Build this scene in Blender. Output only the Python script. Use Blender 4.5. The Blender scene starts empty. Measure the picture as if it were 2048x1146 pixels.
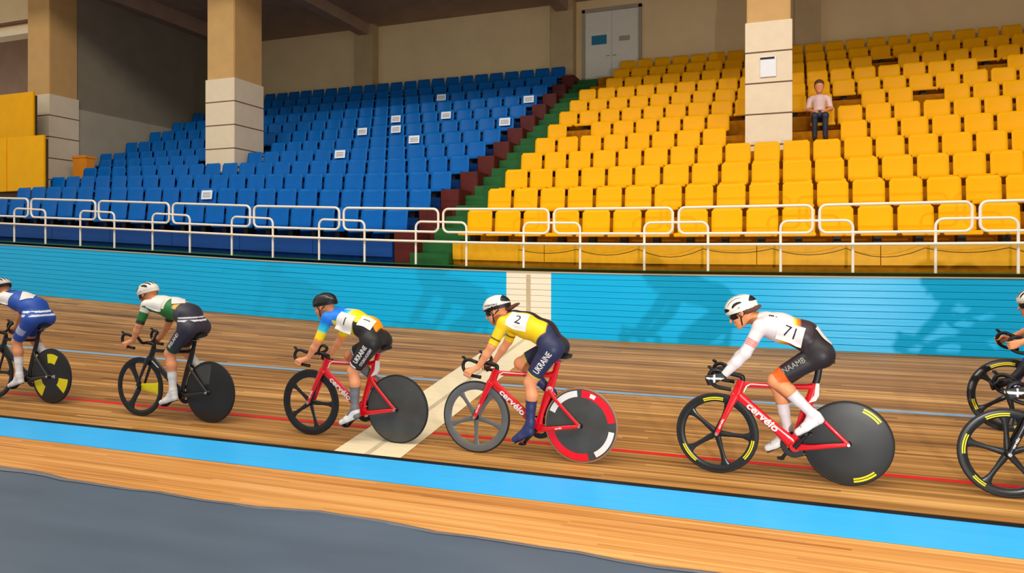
import bpy, bmesh, math, random
import numpy as np
from mathutils import Vector, Matrix, Euler
from mathutils.bvhtree import BVHTree

random.seed(7)
S = bpy.context.scene
COL = S.collection
PI = math.pi

# ------------------------------------------------------------------ camera
HC = 1.9                                   # eye height over the infield
YAW = math.atan(1480.0 / 3976.0)
cam_d = bpy.data.cameras.new('camera')
cam_d.sensor_width = 36.0
cam_d.lens = 36.0 * 1480.0 / 2048.0
cam_d.shift_y = -58.0 / 2048.0
cam_d.clip_start = 0.05
cam_d.clip_end = 200
cam = bpy.data.objects.new('camera', cam_d)
COL.objects.link(cam)
cam.location = (0, 0, HC)
cam.rotation_euler = (PI / 2, 0, YAW)
S.camera = cam

# ------------------------------------------------------------------ light
S.view_settings.view_transform = 'Standard'
S.view_settings.look = 'None'
S.view_settings.gamma = 1.0
S.view_settings.use_curve_mapping = False
S.view_settings.exposure = 0.0
world = bpy.data.worlds.new('hall_light')
S.world = world
world.use_nodes = True
bg = world.node_tree.nodes['Background']
bg.inputs['Color'].default_value = (1.0, 0.93, 0.84, 1)
bg.inputs['Strength'].default_value = 0.62


def area_light(name, loc, target, sx, sy, power, color):
    d = bpy.data.lights.new(name, 'AREA')
    d.shape = 'RECTANGLE'
    d.size = sx
    d.size_y = sy
    d.energy = power
    d.color = color
    o = bpy.data.objects.new(name, d)
    COL.objects.link(o)
    o.location = loc
    o.rotation_euler = (Vector(target) - Vector(loc)).to_track_quat('-Z', 'Y').to_euler()
    return o


# rows of hall lamps high over the infield and the track
area_light('hall_lamp_row', (-3, 4.0, 14.0), (-3, 6.5, 0), 28, 2.0, 1050, (1.0, 0.93, 0.82))
area_light('hall_lamp_row', (-3, -1.0, 16.0), (-3, 11, 2.0), 28, 2.0, 2050, (1.0, 0.94, 0.84))
# the low flood lamp in the infield whose shadows fall on the blue boards
fl = bpy.data.lights.new('flood_lamp', 'SPOT')
fl.energy = 1500
fl.color = (1.0, 0.97, 0.93)
fl.spot_size = math.radians(78)
fl.spot_blend = 1.0
fl.shadow_soft_size = 0.05
flo = bpy.data.objects.new('flood_lamp', fl)
COL.objects.link(flo)
flo.location = (1.75, -0.1, HC - 0.74)
flo.rotation_euler = (Vector((-1.9, 10.6, HC - 0.7)) - flo.location).to_track_quat('-Z', 'Y').to_euler()


# ------------------------------------------------------------------ materials
def lin(c):
    c = c / 255.0
    return c / 12.92 if c <= 0.04045 else ((c + 0.055) / 1.055) ** 2.4


def rgb(r, g, b):
    return (lin(r), lin(g), lin(b))


MATS = {}


def mat(name, col, rough=0.5, metal=0.0, var=0.06, scale=9.0, bump=0.0, coat=0.0, stretch=(1, 1, 1), spec=0.35):
    """plain procedural material: a base colour with fine noise variation"""
    if name in MATS:
        return MATS[name]
    m = bpy.data.materials.new(name)
    m.use_nodes = True
    nt = m.node_tree
    p = nt.nodes['Principled BSDF']
    tc = nt.nodes.new('ShaderNodeTexCoord')
    mp = nt.nodes.new('ShaderNodeMapping')
    mp.inputs['Scale'].default_value = stretch
    nz = nt.nodes.new('ShaderNodeTexNoise')
    nz.inputs['Scale'].default_value = scale
    nz.inputs['Detail'].default_value = 4
    nt.links.new(tc.outputs['Object'], mp.inputs['Vector'])
    nt.links.new(mp.outputs['Vector'], nz.inputs['Vector'])
    mx = nt.nodes.new('ShaderNodeMix')
    mx.data_type = 'RGBA'
    mx.inputs['A'].default_value = (*[max(0, c * (1 - var * 2)) for c in col], 1)
    mx.inputs['B'].default_value = (*[min(1, c * (1 + var * 2)) for c in col], 1)
    nt.links.new(nz.outputs['Fac'], mx.inputs['Factor'])
    nt.links.new(mx.outputs['Result'], p.inputs['Base Color'])
    p.inputs['Roughness'].default_value = rough
    p.inputs['Metallic'].default_value = metal
    p.inputs['Coat Weight'].default_value = coat
    p.inputs['Specular IOR Level'].default_value = spec
    if bump > 0:
        bp = nt.nodes.new('ShaderNodeBump')
        bp.inputs['Strength'].default_value = bump
        bp.inputs['Distance'].default_value = 0.01
        nt.links.new(nz.outputs['Fac'], bp.inputs['Height'])
        nt.links.new(bp.outputs['Normal'], p.inputs['Normal'])
    MATS[name] = m
    return m


def attr_mat(name, rough=0.6, spec=0.4, sub=0.0):
    if name in MATS:
        return MATS[name]
    m = bpy.data.materials.new(name)
    m.use_nodes = True
    nt = m.node_tree
    p = nt.nodes['Principled BSDF']
    a = nt.nodes.new('ShaderNodeAttribute')
    a.attribute_name = 'dye'
    nz = nt.nodes.new('ShaderNodeTexNoise')
    nz.inputs['Scale'].default_value = 60
    tc = nt.nodes.new('ShaderNodeTexCoord')
    nt.links.new(tc.outputs['Object'], nz.inputs['Vector'])
    bp = nt.nodes.new('ShaderNodeBump')
    bp.inputs['Strength'].default_value = 0.08
    bp.inputs['Distance'].default_value = 0.01
    nt.links.new(nz.outputs['Fac'], bp.inputs['Height'])
    nt.links.new(bp.outputs['Normal'], p.inputs['Normal'])
    nt.links.new(a.outputs['Color'], p.inputs['Base Color'])
    p.inputs['Roughness'].default_value = rough
    p.inputs['Specular IOR Level'].default_value = spec
    MATS[name] = m
    return m


def wood_mat(name, dark, mid, light, strip=0.036, rough=0.45):
    """long narrow laths running along X, each with its own tone, fine grain and gaps"""
    m = bpy.data.materials.new(name)
    m.use_nodes = True
    nt = m.node_tree
    N, L = nt.nodes, nt.links
    p = N['Principled BSDF']
    tc = N.new('ShaderNodeTexCoord')
    sep = N.new('ShaderNodeSeparateXYZ')
    L.new(tc.outputs['Object'], sep.inputs['Vector'])
    dv = N.new('ShaderNodeMath'); dv.operation = 'DIVIDE'; dv.inputs[1].default_value = strip
    L.new(sep.outputs['Y'], dv.inputs[0])
    fl_ = N.new('ShaderNodeMath'); fl_.operation = 'FLOOR'
    L.new(dv.outputs[0], fl_.inputs[0])
    wn = N.new('ShaderNodeTexWhiteNoise'); wn.noise_dimensions = '1D'
    L.new(fl_.outputs[0], wn.inputs['W'])
    # each lath is cut into lengths
    off = N.new('ShaderNodeMath'); off.operation = 'MULTIPLY_ADD'
    off.inputs[1].default_value = 7.3
    L.new(wn.outputs['Value'], off.inputs[0]); L.new(sep.outputs['X'], off.inputs[2])
    dx = N.new('ShaderNodeMath'); dx.operation = 'DIVIDE'; dx.inputs[1].default_value = 3.1
    L.new(off.outputs[0], dx.inputs[0])
    fx = N.new('ShaderNodeMath'); fx.operation = 'FLOOR'
    L.new(dx.outputs[0], fx.inputs[0])
    cmb = N.new('ShaderNodeCombineXYZ')
    L.new(fl_.outputs[0], cmb.inputs['X']); L.new(fx.outputs[0], cmb.inputs['Y'])
    wn2 = N.new('ShaderNodeTexWhiteNoise'); wn2.noise_dimensions = '2D'
    L.new(cmb.outputs[0], wn2.inputs['Vector'])
    # grain
    mp = N.new('ShaderNodeMapping'); mp.inputs['Scale'].default_value = (0.55, 34, 34)
    L.new(tc.outputs['Object'], mp.inputs['Vector'])
    nz = N.new('ShaderNodeTexNoise'); nz.inputs['Scale'].default_value = 1.0; nz.inputs['Detail'].default_value = 5
    L.new(mp.outputs['Vector'], nz.inputs['Vector'])
    mp2 = N.new('ShaderNodeMapping'); mp2.inputs['Scale'].default_value = (0.22, 4.5, 4.5)
    L.new(tc.outputs['Object'], mp2.inputs['Vector'])
    nz2 = N.new('ShaderNodeTexNoise'); nz2.inputs['Scale'].default_value = 1.0; nz2.inputs['Detail'].default_value = 3
    L.new(mp2.outputs['Vector'], nz2.inputs['Vector'])
    a1 = N.new('ShaderNodeMath'); a1.operation = 'MULTIPLY_ADD'; a1.inputs[1].default_value = 0.30
    L.new(wn2.outputs['Value'], a1.inputs[0])
    a0 = N.new('ShaderNodeMath'); a0.operation = 'MULTIPLY'; a0.inputs[1].default_value = 0.75
    L.new(nz.outputs['Fac'], a0.inputs[0]); L.new(a0.outputs[0], a1.inputs[2])
    a2 = N.new('ShaderNodeMath'); a2.operation = 'MULTIPLY_ADD'; a2.inputs[1].default_value = 0.85
    L.new(nz2.outputs['Fac'], a2.inputs[0]); L.new(a1.outputs[0], a2.inputs[2])
    rp = N.new('ShaderNodeValToRGB')
    e = rp.color_ramp.elements
    e[0].position = 0.62; e[0].color = (*dark, 1)
    e[1].color = (*mid, 1)
    mr = N.new('ShaderNodeMapRange')
    mr.inputs['From Min'].default_value = 0.45; mr.inputs['From Max'].default_value = 1.45
    L.new(a2.outputs[0], mr.inputs['Value'])
    e[0].position = 0.15
    e[1].position = 0.55
    x = e.new(0.95); x.color = (*light, 1)
    L.new(mr.outputs['Result'], rp.inputs['Fac'])
    # gaps between laths
    fr = N.new('ShaderNodeMath'); fr.operation = 'FRACT'
    L.new(dv.outputs[0], fr.inputs[0])
    gp = N.new('ShaderNodeMath'); gp.operation = 'GREATER_THAN'; gp.inputs[1].default_value = 0.07
    L.new(fr.outputs[0], gp.inputs[0])
    gm = N.new('ShaderNodeMapRange'); gm.inputs['To Min'].default_value = 0.55
    L.new(gp.outputs[0], gm.inputs['Value'])
    mul = N.new('ShaderNodeMix'); mul.data_type = 'RGBA'; mul.blend_type = 'MULTIPLY'
    mul.inputs['Factor'].default_value = 1
    L.new(rp.outputs['Color'], mul.inputs['A']); L.new(gm.outputs['Result'], mul.inputs['B'])
    L.new(mul.outputs['Result'], p.inputs['Base Color'])
    p.inputs['Roughness'].default_value = rough
    p.inputs['Specular IOR Level'].default_value = 0.18
    MATS[name] = m
    return m


# ------------------------------------------------------------------ mesh helpers
def link(o, parent=None):
    COL.objects.link(o)
    if parent is not None:
        o.parent = parent
    return o


def mesh_from(name, verts, faces, smooth=True):
    me = bpy.data.meshes.new(name)
    me.from_pydata([tuple(v) for v in verts], [], [tuple(f) for f in faces])
    me.update()
    if smooth:
        me.polygons.foreach_set('use_smooth', [True] * len(me.polygons))
    return me


def add(name, me, m=None, parent=None):
    o = bpy.data.objects.new(name, me)
    if m is not None and me is not None and len(me.materials) == 0:
        me.materials.append(m)
    return link(o, parent)


def empty(name, loc=(0, 0, 0), rz=0.0):
    o = bpy.data.objects.new(name, None)
    o.empty_display_size = 0.1
    COL.objects.link(o)
    o.location = loc
    o.rotation_euler = (0, 0, rz)
    return o


def tag(o, label=None, cat=None, group=None, kind=None):
    if label: o['label'] = label
    if cat: o['category'] = cat
    if group: o['group'] = group
    if kind: o['kind'] = kind
    return o


class MB:
    def __init__(self):
        self.v = []
        self.f = []

    def box(self, x0, x1, y0, y1, z0, z1, bev=0.0):
        if bev > 0:
            bm = bmesh.new()
            bmesh.ops.create_cube(bm, size=1.0)
            bmesh.ops.scale(bm, vec=(x1 - x0, y1 - y0, z1 - z0), verts=bm.verts)
            bmesh.ops.translate(bm, vec=((x0 + x1) / 2, (y0 + y1) / 2, (z0 + z1) / 2), verts=bm.verts)
            bmesh.ops.bevel(bm, geom=bm.edges[:], offset=bev, segments=2, affect='EDGES')
            self.from_bm(bm)
            bm.free()
            return self
        n = len(self.v)
        self.v += [(x0, y0, z0), (x1, y0, z0), (x1, y1, z0), (x0, y1, z0), (x0, y0, z1), (x1, y0, z1), (x1, y1, z1), (x0, y1, z1)]
        self.f += [tuple(n + i for i in q) for q in ((0, 3, 2, 1), (4, 5, 6, 7), (0, 1, 5, 4), (1, 2, 6, 5), (2, 3, 7, 6), (3, 0, 4, 7))]
        return self

    def from_bm(self, bm):
        n = len(self.v)
        bm.verts.index_update()
        self.v += [tuple(v.co) for v in bm.verts]
        self.f += [tuple(n + v.index for v in f.verts) for f in bm.faces]
        return self

    def tube(self, path, ra, rb=None, seg=10, lat=None, closed=False, cap=True):
        """sweep an ellipse: ra across (in the plane normal to lat), rb along lat"""
        P = [Vector(p) for p in path]
        n = len(P)
        if not hasattr(ra, '__len__'): ra = [ra] * n
        if rb is None: rb = ra
        if not hasattr(rb, '__len__'): rb = [rb] * n
        base = len(self.v)
        prevN = None
        for i, p in enumerate(P):
            if closed:
                T = (P[(i + 1) % n] - P[i - 1]).normalized()
            else:
                T = (P[min(i + 1, n - 1)] - P[max(i - 1, 0)]).normalized()
            if lat is not None:
                Lv = Vector(lat)
                Lv = (Lv - T * Lv.dot(T)).normalized()
            else:
                if prevN is None:
                    h = Vector((0, 0, 1)) if abs(T.z) < 0.9 else Vector((1, 0, 0))
                    Lv = T.cross(h).normalized()
                else:
                    Lv = (prevN - T * prevN.dot(T)).normalized()
                prevN = Lv
            Nn = T.cross(Lv).normalized()
            for k in range(seg):
                a = 2 * PI * k / seg
                self.v.append(tuple(p + Nn * (ra[i] * math.cos(a)) + Lv * (rb[i] * math.sin(a))))
        rings = n if closed else n - 1
        for i in range(rings):
            i2 = (i + 1) % n
            for k in range(seg):
                k2 = (k + 1) % seg
                self.f.append((base + i * seg + k, base + i * seg + k2, base + i2 * seg + k2, base + i2 * seg + k))
        if cap and not closed:
            self.f.append(tuple(base + k for k in reversed(range(seg))))
            self.f.append(tuple(base + (n - 1) * seg + k for k in range(seg)))
        return self

    def lathe(self, prof, c, seg=48, close=False):
        """revolve (r, y) profile about the y axis through c"""
        base = len(self.v)
        n = len(prof)
        for k in range(seg):
            a = 2 * PI * k / seg
            for r, y in prof:
                self.v.append((c[0] + r * math.cos(a), c[1] + y, c[2] + r * math.sin(a)))
        m = n if close else n - 1
        for k in range(seg):
            k2 = (k + 1) % seg
            for i in range(m):
                i2 = (i + 1) % n
                self.f.append((base + k * n + i, base + k * n + i2, base + k2 * n + i2, base + k2 * n + i))
        return self

    def ball(self, c, r, seg=10, rings=7):
        base = len(self.v)
        if not hasattr(r, '__len__'): r = (r, r, r)
        for i in range(1, rings):
            t = PI * i / rings
            for k in range(seg):
                a = 2 * PI * k / seg
                self.v.append((c[0] + r[0] * math.sin(t) * math.cos(a), c[1] + r[1] * math.sin(t) * math.sin(a), c[2] + r[2] * math.cos(t)))
        top = len(self.v); self.v.append((c[0], c[1], c[2] + r[2]))
        bot = len(self.v); self.v.append((c[0], c[1], c[2] - r[2]))
        for i in range(rings - 2):
            for k in range(seg):
                k2 = (k + 1) % seg
                self.f.append((base + i * seg + k, base + (i + 1) * seg + k, base + (i + 1) * seg + k2, base + i * seg + k2))
        for k in range(seg):
            k2 = (k + 1) % seg
            self.f.append((top, base + k, base + k2))
            self.f.append((bot, base + (rings - 2) * seg + k2, base + (rings - 2) * seg + k))
        return self

    def sector(self, c, r0, r1, a0, a1, y, th=0.0012, n=12):
        """flat ring sector in the xz plane, facing +y, with a small thickness"""
        base = len(self.v)
        for i in range(n + 1):
            a = a0 + (a1 - a0) * i / n
            ca, sa = math.cos(a), math.sin(a)
            y0 = y(r0) if callable(y) else y
            y1 = y(r1) if callable(y) else y
            self.v += [(c[0] + r0 * ca, c[1] + y0, c[2] + r0 * sa), (c[0] + r1 * ca, c[1] + y1, c[2] + r1 * sa),
                       (c[0] + r0 * ca, c[1] + y0 - th, c[2] + r0 * sa), (c[0] + r1 * ca, c[1] + y1 - th, c[2] + r1 * sa)]
        for i in range(n):
            b = base + i * 4
            self.f += [(b, b + 1, b + 5, b + 4), (b + 2, b + 6, b + 7, b + 3), (b, b + 4, b + 6, b + 2), (b + 1, b + 3, b + 7, b + 5)]
        return self

    def mesh(self, name, smooth=True):
        me = mesh_from(name, self.v, self.f, smooth)
        bm = bmesh.new(); bm.from_mesh(me)
        bmesh.ops.recalc_face_normals(bm, faces=bm.faces)
        bm.to_mesh(me); bm.free()
        return me

    def build(self, name, m, parent=None, smooth=True, sharp=40):
        me = self.mesh(name, smooth)
        if smooth:
            me.set_sharp_from_angle(angle=math.radians(sharp))
        return add(name, me, m, parent)


def text_mesh(body, size, extrude=0.0008, font_bold=0.0, shear=0.0, spacing=1.0):
    cu = bpy.data.curves.new('lettering', 'FONT')
    cu.body = body
    cu.size = size
    cu.extrude = extrude
    cu.offset = font_bold
    cu.shear = shear
    cu.space_character = spacing
    cu.align_x = 'CENTER'
    cu.align_y = 'CENTER'
    cu.resolution_u = 3
    o = bpy.data.objects.new('lettering', cu)
    COL.objects.link(o)
    dg = bpy.context.evaluated_depsgraph_get()
    dg.update()
    me = bpy.data.meshes.new_from_object(o.evaluated_get(dg))
    bpy.data.objects.remove(o)
    bpy.data.curves.remove(cu)
    me.materials.clear()
    return me


def frame_matrix(origin, xdir, ndir):
    x = Vector(xdir).normalized()
    n = Vector(ndir)
    n = (n - x * n.dot(x)).normalized()
    y = n.cross(x)
    return Matrix(((x.x, y.x, n.x, origin[0]), (x.y, y.y, n.y, origin[1]), (x.z, y.z, n.z, origin[2]), (0, 0, 0, 1)))


def text(body, size, origin, xdir, ndir, m, parent, name='lettering', bold=0.0, shear=0.0, spacing=1.0, width=None):
    me = text_mesh(body, size, font_bold=bold, shear=shear, spacing=spacing)
    if width:
        xs = [v.co.x for v in me.vertices]
        k = width / (max(xs) - min(xs))
        me.transform(Matrix.Diagonal((k, 1, 1, 1)))
    me.transform(frame_matrix(origin, xdir, ndir))
    return add(name, me, m, parent)


# ------------------------------------------------------------------ the palette
M = dict(
    yellow_seat=mat('yellow seat plastic', rgb(246, 176, 0), 0.42, var=0.05, scale=3, spec=0.12),
    blue_seat=mat('blue seat plastic', rgb(0, 97, 176), 0.4, var=0.10, scale=3, spec=0.15),
    concrete_dark=mat('dark terrace concrete', rgb(70, 48, 36), 0.85, var=0.2),
    terrace_yellow=mat('amber painted terrace', rgb(172, 108, 8), 0.8, var=0.2, spec=0.1),
    terrace_blue=mat('navy painted terrace', rgb(4, 46, 100), 0.8, var=0.2, spec=0.1),
    yellow_board=mat('yellow riser board', rgb(232, 165, 4), 0.5, var=0.08),
    blue_board=mat('blue riser board', rgb(2, 66, 140), 0.5, var=0.08),
    green=mat('green painted floor', rgb(28, 92, 40), 0.7, var=0.15, scale=5),
    dark_red=mat('dark red paint', rgb(84, 16, 10), 0.6, var=0.25, scale=4),
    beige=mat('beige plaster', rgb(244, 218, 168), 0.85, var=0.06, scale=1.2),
    beige_dark=mat('darker pilaster plaster', rgb(200, 176, 134), 0.85, var=0.08, scale=2),  # darker tone of the beige plaster for the pilasters
    grey_wall=mat('grey plaster', rgb(140, 130, 110), 0.85, var=0.1, scale=1.5),
    light_grey=mat('pale grey dado paint', rgb(176, 166, 146), 0.8, var=0.08, scale=1.5),
    ceiling=mat('brown grey ceiling concrete', rgb(176, 148, 126), 0.9, var=0.12, scale=1.5),
    tan=mat('tan column plaster', rgb(206, 164, 104), 0.75, var=0.06, scale=3),
    white_wrap=mat('white column cladding', rgb(232, 214, 184), 0.5, var=0.04, scale=5),
    strap=mat('brown strap', rgb(120, 84, 62), 0.7),
    door=mat('pale door paint', rgb(236, 236, 222), 0.5, var=0.03),
    sign_blue=mat('teal sign', rgb(36, 128, 168), 0.5),
    white=mat('white paint', rgb(240, 236, 226), 0.45, var=0.03),
    paper=mat('white paper', rgb(236, 238, 244), 0.7, var=0.03),
    rail=mat('white rail enamel', rgb(240, 228, 212), 0.35, var=0.04),
    wall_blue=mat('bright blue boards', rgb(0, 176, 232), 0.34, var=0.04, scale=3, stretch=(0.4, 1, 6), bump=0.25),
    wall_white=mat('white boards', rgb(238, 228, 206), 0.25, var=0.04, scale=4, stretch=(0.4, 1, 6)),
    wall_gap=mat('dark gap behind boards', rgb(8, 104, 146), 0.7),
    band_blue=mat('light blue band paint', rgb(56, 178, 250), 0.38, var=0.07, scale=3, stretch=(0.4, 8, 1)),
    black_line=mat('black line paint', rgb(16, 17, 20), 0.5),
    red_line=mat('red line paint', rgb(214, 28, 26), 0.45, var=0.1, stretch=(1, 4, 1)),
    blue_line=mat('pale blue line paint', rgb(126, 164, 196), 0.45, var=0.08, stretch=(1, 4, 1)),
    finish=mat('cream finish line paint', rgb(234, 216, 178), 0.4, var=0.08, scale=3, stretch=(0.8, 14, 1)),
    finish_mid=mat('grey centre line paint', rgb(196, 178, 146), 0.45, var=0.1),
    mat_rubber=mat('slate rubber mat', rgb(84, 98, 114), 0.42, var=0.14, scale=1.6, stretch=(0.35, 1.4, 1)),
    mat_trim=mat('grey mat trim', rgb(112, 112, 116), 0.55, var=0.1),
    orange=mat('orange plastic', rgb(245, 150, 40), 0.5),
    tyre=mat('black tyre rubber', rgb(26, 26, 27), 0.6, var=0.1),
    tyre_tan=mat('tan tyre wall', rgb(150, 110, 80), 0.6),
    carbon=mat('black carbon', rgb(30, 31, 31), 0.28, var=0.2, scale=14),
    carbon_grey=mat('grey carbon', rgb(96, 96, 94), 0.35, var=0.1, scale=10),
    disc=mat('black disc carbon', rgb(34, 34, 33), 0.42, var=0.2, scale=4),
    disc_grey=mat('dark grey disc carbon', rgb(66, 66, 64), 0.3, var=0.25, scale=5),
    disc_pale=mat('pale grey disc print', rgb(150, 148, 140), 0.3, var=0.1),
    decal_yellow=mat('yellow decal', rgb(226, 208, 10), 0.4),
    decal_red=mat('red decal', rgb(222, 22, 40), 0.3),
    decal_white=mat('white decal', rgb(222, 218, 214), 0.35, var=0.02),
    red_frame=mat('glossy red bike paint', rgb(214, 8, 26), 0.25, var=0.04, coat=0.6),
    crimson_frame=mat('glossy crimson bike paint', rgb(206, 10, 58), 0.25, var=0.05, coat=0.6),
    black_frame=mat('black bike paint', rgb(22, 23, 25), 0.3, var=0.1, coat=0.3),
    blue_frame=mat('blue bike paint', rgb(24, 50, 190), 0.3, var=0.05, coat=0.4),
    black=mat('black part', rgb(18, 18, 19), 0.45, var=0.1),
    steel=mat('bright steel', rgb(196, 196, 198), 0.25, metal=0.9, var=0.05),
    shoe_white=mat('white shoe', rgb(222, 218, 214), 0.4, var=0.03),
    shoe_navy=mat('navy overshoe', rgb(44, 50, 92), 0.6, var=0.2, scale=30),
    sole=mat('dark sole', rgb(30, 30, 34), 0.6),
    helm_white=mat('white helmet shell', rgb(222, 219, 209), 0.35, var=0.03, coat=0.3),
    helm_black=mat('black helmet shell', rgb(24, 25, 26), 0.25, var=0.1, coat=0.4),
    helm_grey=mat('silver grey helmet shell', rgb(196, 192, 184), 0.35, var=0.05),
    helm_in=mat('helmet vent black', rgb(14, 14, 15), 0.5),
    lens=mat('dark lens', rgb(22, 16, 18), 0.12),
    hair_brown=mat('brown hair', rgb(96, 58, 38), 0.6, var=0.3, scale=60, stretch=(1, 6, 6), bump=0.5),
    eye=mat('eye white', rgb(225, 220, 214), 0.25),
    cloth=attr_mat('printed lycra', 0.5),
    skin=attr_mat('skin', 0.5),
)
M['track_wood'] = wood_mat('track lath wood', rgb(94, 61, 26), rgb(168, 118, 60), rgb(230, 178, 106))
M['apron_wood_lit'] = wood_mat('lit apron laths', rgb(164, 104, 48), rgb(214, 150, 80), rgb(240, 184, 116), strip=0.03)  # lighter than the track: nearby infield light is put into the colour

# ================================================================== THE SETTING
RX = [-40, -26, -20, -15.3, -11.85, -8.9, -6.4, -4.2, -2.0, 0.5, 40]
RZ = [1.6, 1.05, .74, .53, .36, .21, .11, .045, .012, 0, 0]


def rise(X):
    return float(np.interp(X, RX, RZ))


BANK = 0.1315
YI, YW = 5.99, 10.66                      # inner edge of the banked track, foot of the board wall


def track_z(X, Y):
    if Y <= YI:
        return 0.046 * max(0.0, (Y - 4.6) / (YI - 4.6)) ** 1.4
    u = (Y - YI) / (YW - YI)
    return 0.046 + BANK * (Y - YI) + rise(X) * u ** 1.47


XF0, XF1 = -4.06, -3.34                   # finish line
XS = sorted(set([round(-27 + .75 * i, 3) for i in range(51)] + [XF0, XF1, -3.73, -3.67]))
LINES = dict(black=(5.965, 6.025), red=(6.65, 6.71), stay=(8.285, 8.355))


def sheet(xs, ys, zfun, dz=0.0):
    v, f = [], []
    for x in xs:
        for y in ys:
            v.append((x, y, zfun(x, y) + dz))
    n = len(ys)
    for i in range(len(xs) - 1):
        for j in range(n - 1):
            f.append((i * n + j, (i + 1) * n + j, (i + 1) * n + j + 1, i * n + j + 1))
    return v, f


ys_t = sorted(set([YI, *LINES['black'], *LINES['red'], *LINES['stay']] + [round(6.2 + .24 * i, 3) for i in range(19)] + [YW + .06]))
floor = add('floor_track', mesh_from('floor_track', *sheet(XS, ys_t, track_z)), M['track_wood'])
tag(floor, 'banked wooden velodrome track of narrow brown laths', kind='structure')


def strip(name, y0, y1, m, dz=0.002, xs=XS):
    ys = [y for y in ys_t if y0 - 1e-6 <= y <= y1 + 1e-6]
    if not ys or ys[0] > y0 + 1e-6: ys = [y0] + ys
    if ys[-1] < y1 - 1e-6: ys = ys + [y1]
    return add(name, mesh_from(name, *sheet(xs, ys, track_z, dz)), m, floor)


strip('sprint_line', *LINES['red'], M['red_line'])
strip('stayer_line', *LINES['stay'], M['blue_line'])
strip('finish_line', YI, YW, M['finish'], 0.0035, [XF0, -3.73, -3.67, XF1])
strip('finish_centre_line', YI, YW, M['finish_mid'], 0.005, [-3.73, -3.67])
strip('measurement_line', *LINES['black'], M['black_line'], 0.006)

apron = add('floor_apron', mesh_from('floor_apron', *sheet(XS, [3.6, 4.6, 4.8, 5.0, 5.2, 5.42, 5.6, 5.8, YI], track_z)), M['apron_wood_lit'])
tag(apron, 'flat wooden apron below the blue band, lamp light put into its pale colour', kind='structure')
band = add('blue_band', mesh_from('blue_band', *sheet(XS, [5.42, 5.6, 5.8, 5.97], track_z, 0.003)), M['band_blue'], apron)

# infield mat
v, f = [], []
mx = [-27 + .25 * i for i in range(150)]
edge = lambda x: 4.60 + .028 * math.sin(x * 1.7) + .018 * math.sin(x * 3.9 + 1) + .012 * math.sin(x * 9)
wave = lambda x: 0.012 + .010 * max(0, math.sin(x * 1.7 + .6))
for x in mx:
    v += [(x, -8, .012), (x, 0, .012), (x, 3.5, .012), (x, edge(x) - .09, .013), (x, edge(x) - .03, wave(x) + .006), (x, edge(x), wave(x)), (x, edge(x) + .002, -.001)]
n = 7
for i in range(len(mx) - 1):
    for j in range(n - 1):
        f.append((i * n + j, (i + 1) * n + j, (i + 1) * n + j + 1, i * n + j + 1))
matf = add('floor_mat', mesh_from('floor_mat', v, f), M['mat_rubber'])
tag(matf, 'dark slate rubber mat over the infield', kind='structure')
v, f = [], []
for x in mx:
    w = .018 + .035 * max(0, math.sin(x * .83 + .9)) ** 2
    v += [(x, edge(x) - .03 - w, .0185 + .002), (x, edge(x) - .026, wave(x) + .0095), (x, edge(x) + .004, wave(x) + .003), (x, edge(x) + .006, .001)]
for i in range(len(mx) - 1):
    for j in range(3):
        f.append((i * 4 + j, (i + 1) * 4 + j, (i + 1) * 4 + j + 1, i * 4 + j + 1))
add('mat_trim', mesh_from('mat_trim', v, f), M['mat_trim'], matf)
add('infield_slab', MB().box(-27, 10.5, -8, 3.7, -.12, .004).mesh('infield_slab', False), M['concrete_dark'], matf)

# ---- the board wall round the track
WB0 = HC - 1.24                           # foot
WH = 0.98
NB = 11
wall = MB()
xs_w = [-27 + .75 * i for i in range(50)]
for i, x in enumerate(xs_w):
    r = rise(x)
    wall.v += [(x, YW + .03, WB0 - .1 + r), (x, YW + .03, WB0 + WH - .01 + r), (x, YW + .12, WB0 + WH - .01 + r), (x, YW + .12, WB0 - .1 + r)]
for i in range(len(xs_w) - 1):
    for j in range(4):
        j2 = (j + 1) % 4
        wall.f.append((i * 4 + j, i * 4 + j2, (i + 1) * 4 + j2, (i + 1) * 4 + j))
wall_o = wall.build('wall_outer', M['wall_gap'], None, smooth=False)
tag(wall_o, 'bright blue board wall along the outer edge of the track', kind='structure')
bh = WH / NB
segs = [(-27, -17), (-17, -9.5), (-9.5, XF0), (XF0, XF1), (XF1, 1.2), (1.2, 9.7)]
for b in range(NB):
    for (x0, x1) in segs:
        nst = max(1, int(math.ceil((x1 - x0) / .75)))
        q = MB()
        yo = YW + random.uniform(-.0025, .0025)
        for i in range(nst + 1):
            x = x0 + (x1 - x0) * i / nst
            r = rise(x)
            z0 = WB0 + b * bh + .0018 + r
            z1 = WB0 + (b + 1) * bh - .0018 + r
            q.v += [(x, yo + .004, z0), (x, yo, z0 + .004), (x, yo, z1 - .004), (x, yo + .004, z1), (x, yo + .03, z1), (x, yo + .03, z0)]
        for i in range(nst):
            for j in range(6):
                j2 = (j + 1) % 6
                q.f.append((i * 6 + j, i * 6 + j2, (i + 1) * 6 + j2, (i + 1) * 6 + j))
        q.f.append((0, 1, 2, 3, 4, 5)); k = nst * 6
        q.f.append((k + 5, k + 4, k + 3, k + 2, k + 1, k))
        q.build('board', M['wall_white'] if (x0, x1) == (XF0, XF1) else M['wall_blue'], wall_o, smooth=False)
q = MB().box(-3.735, -3.665, YW - .004, YW + .01, WB0, WB0 + WH)
q.build('finish_stripe', M['finish_mid'], wall_o, smooth=False)
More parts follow.
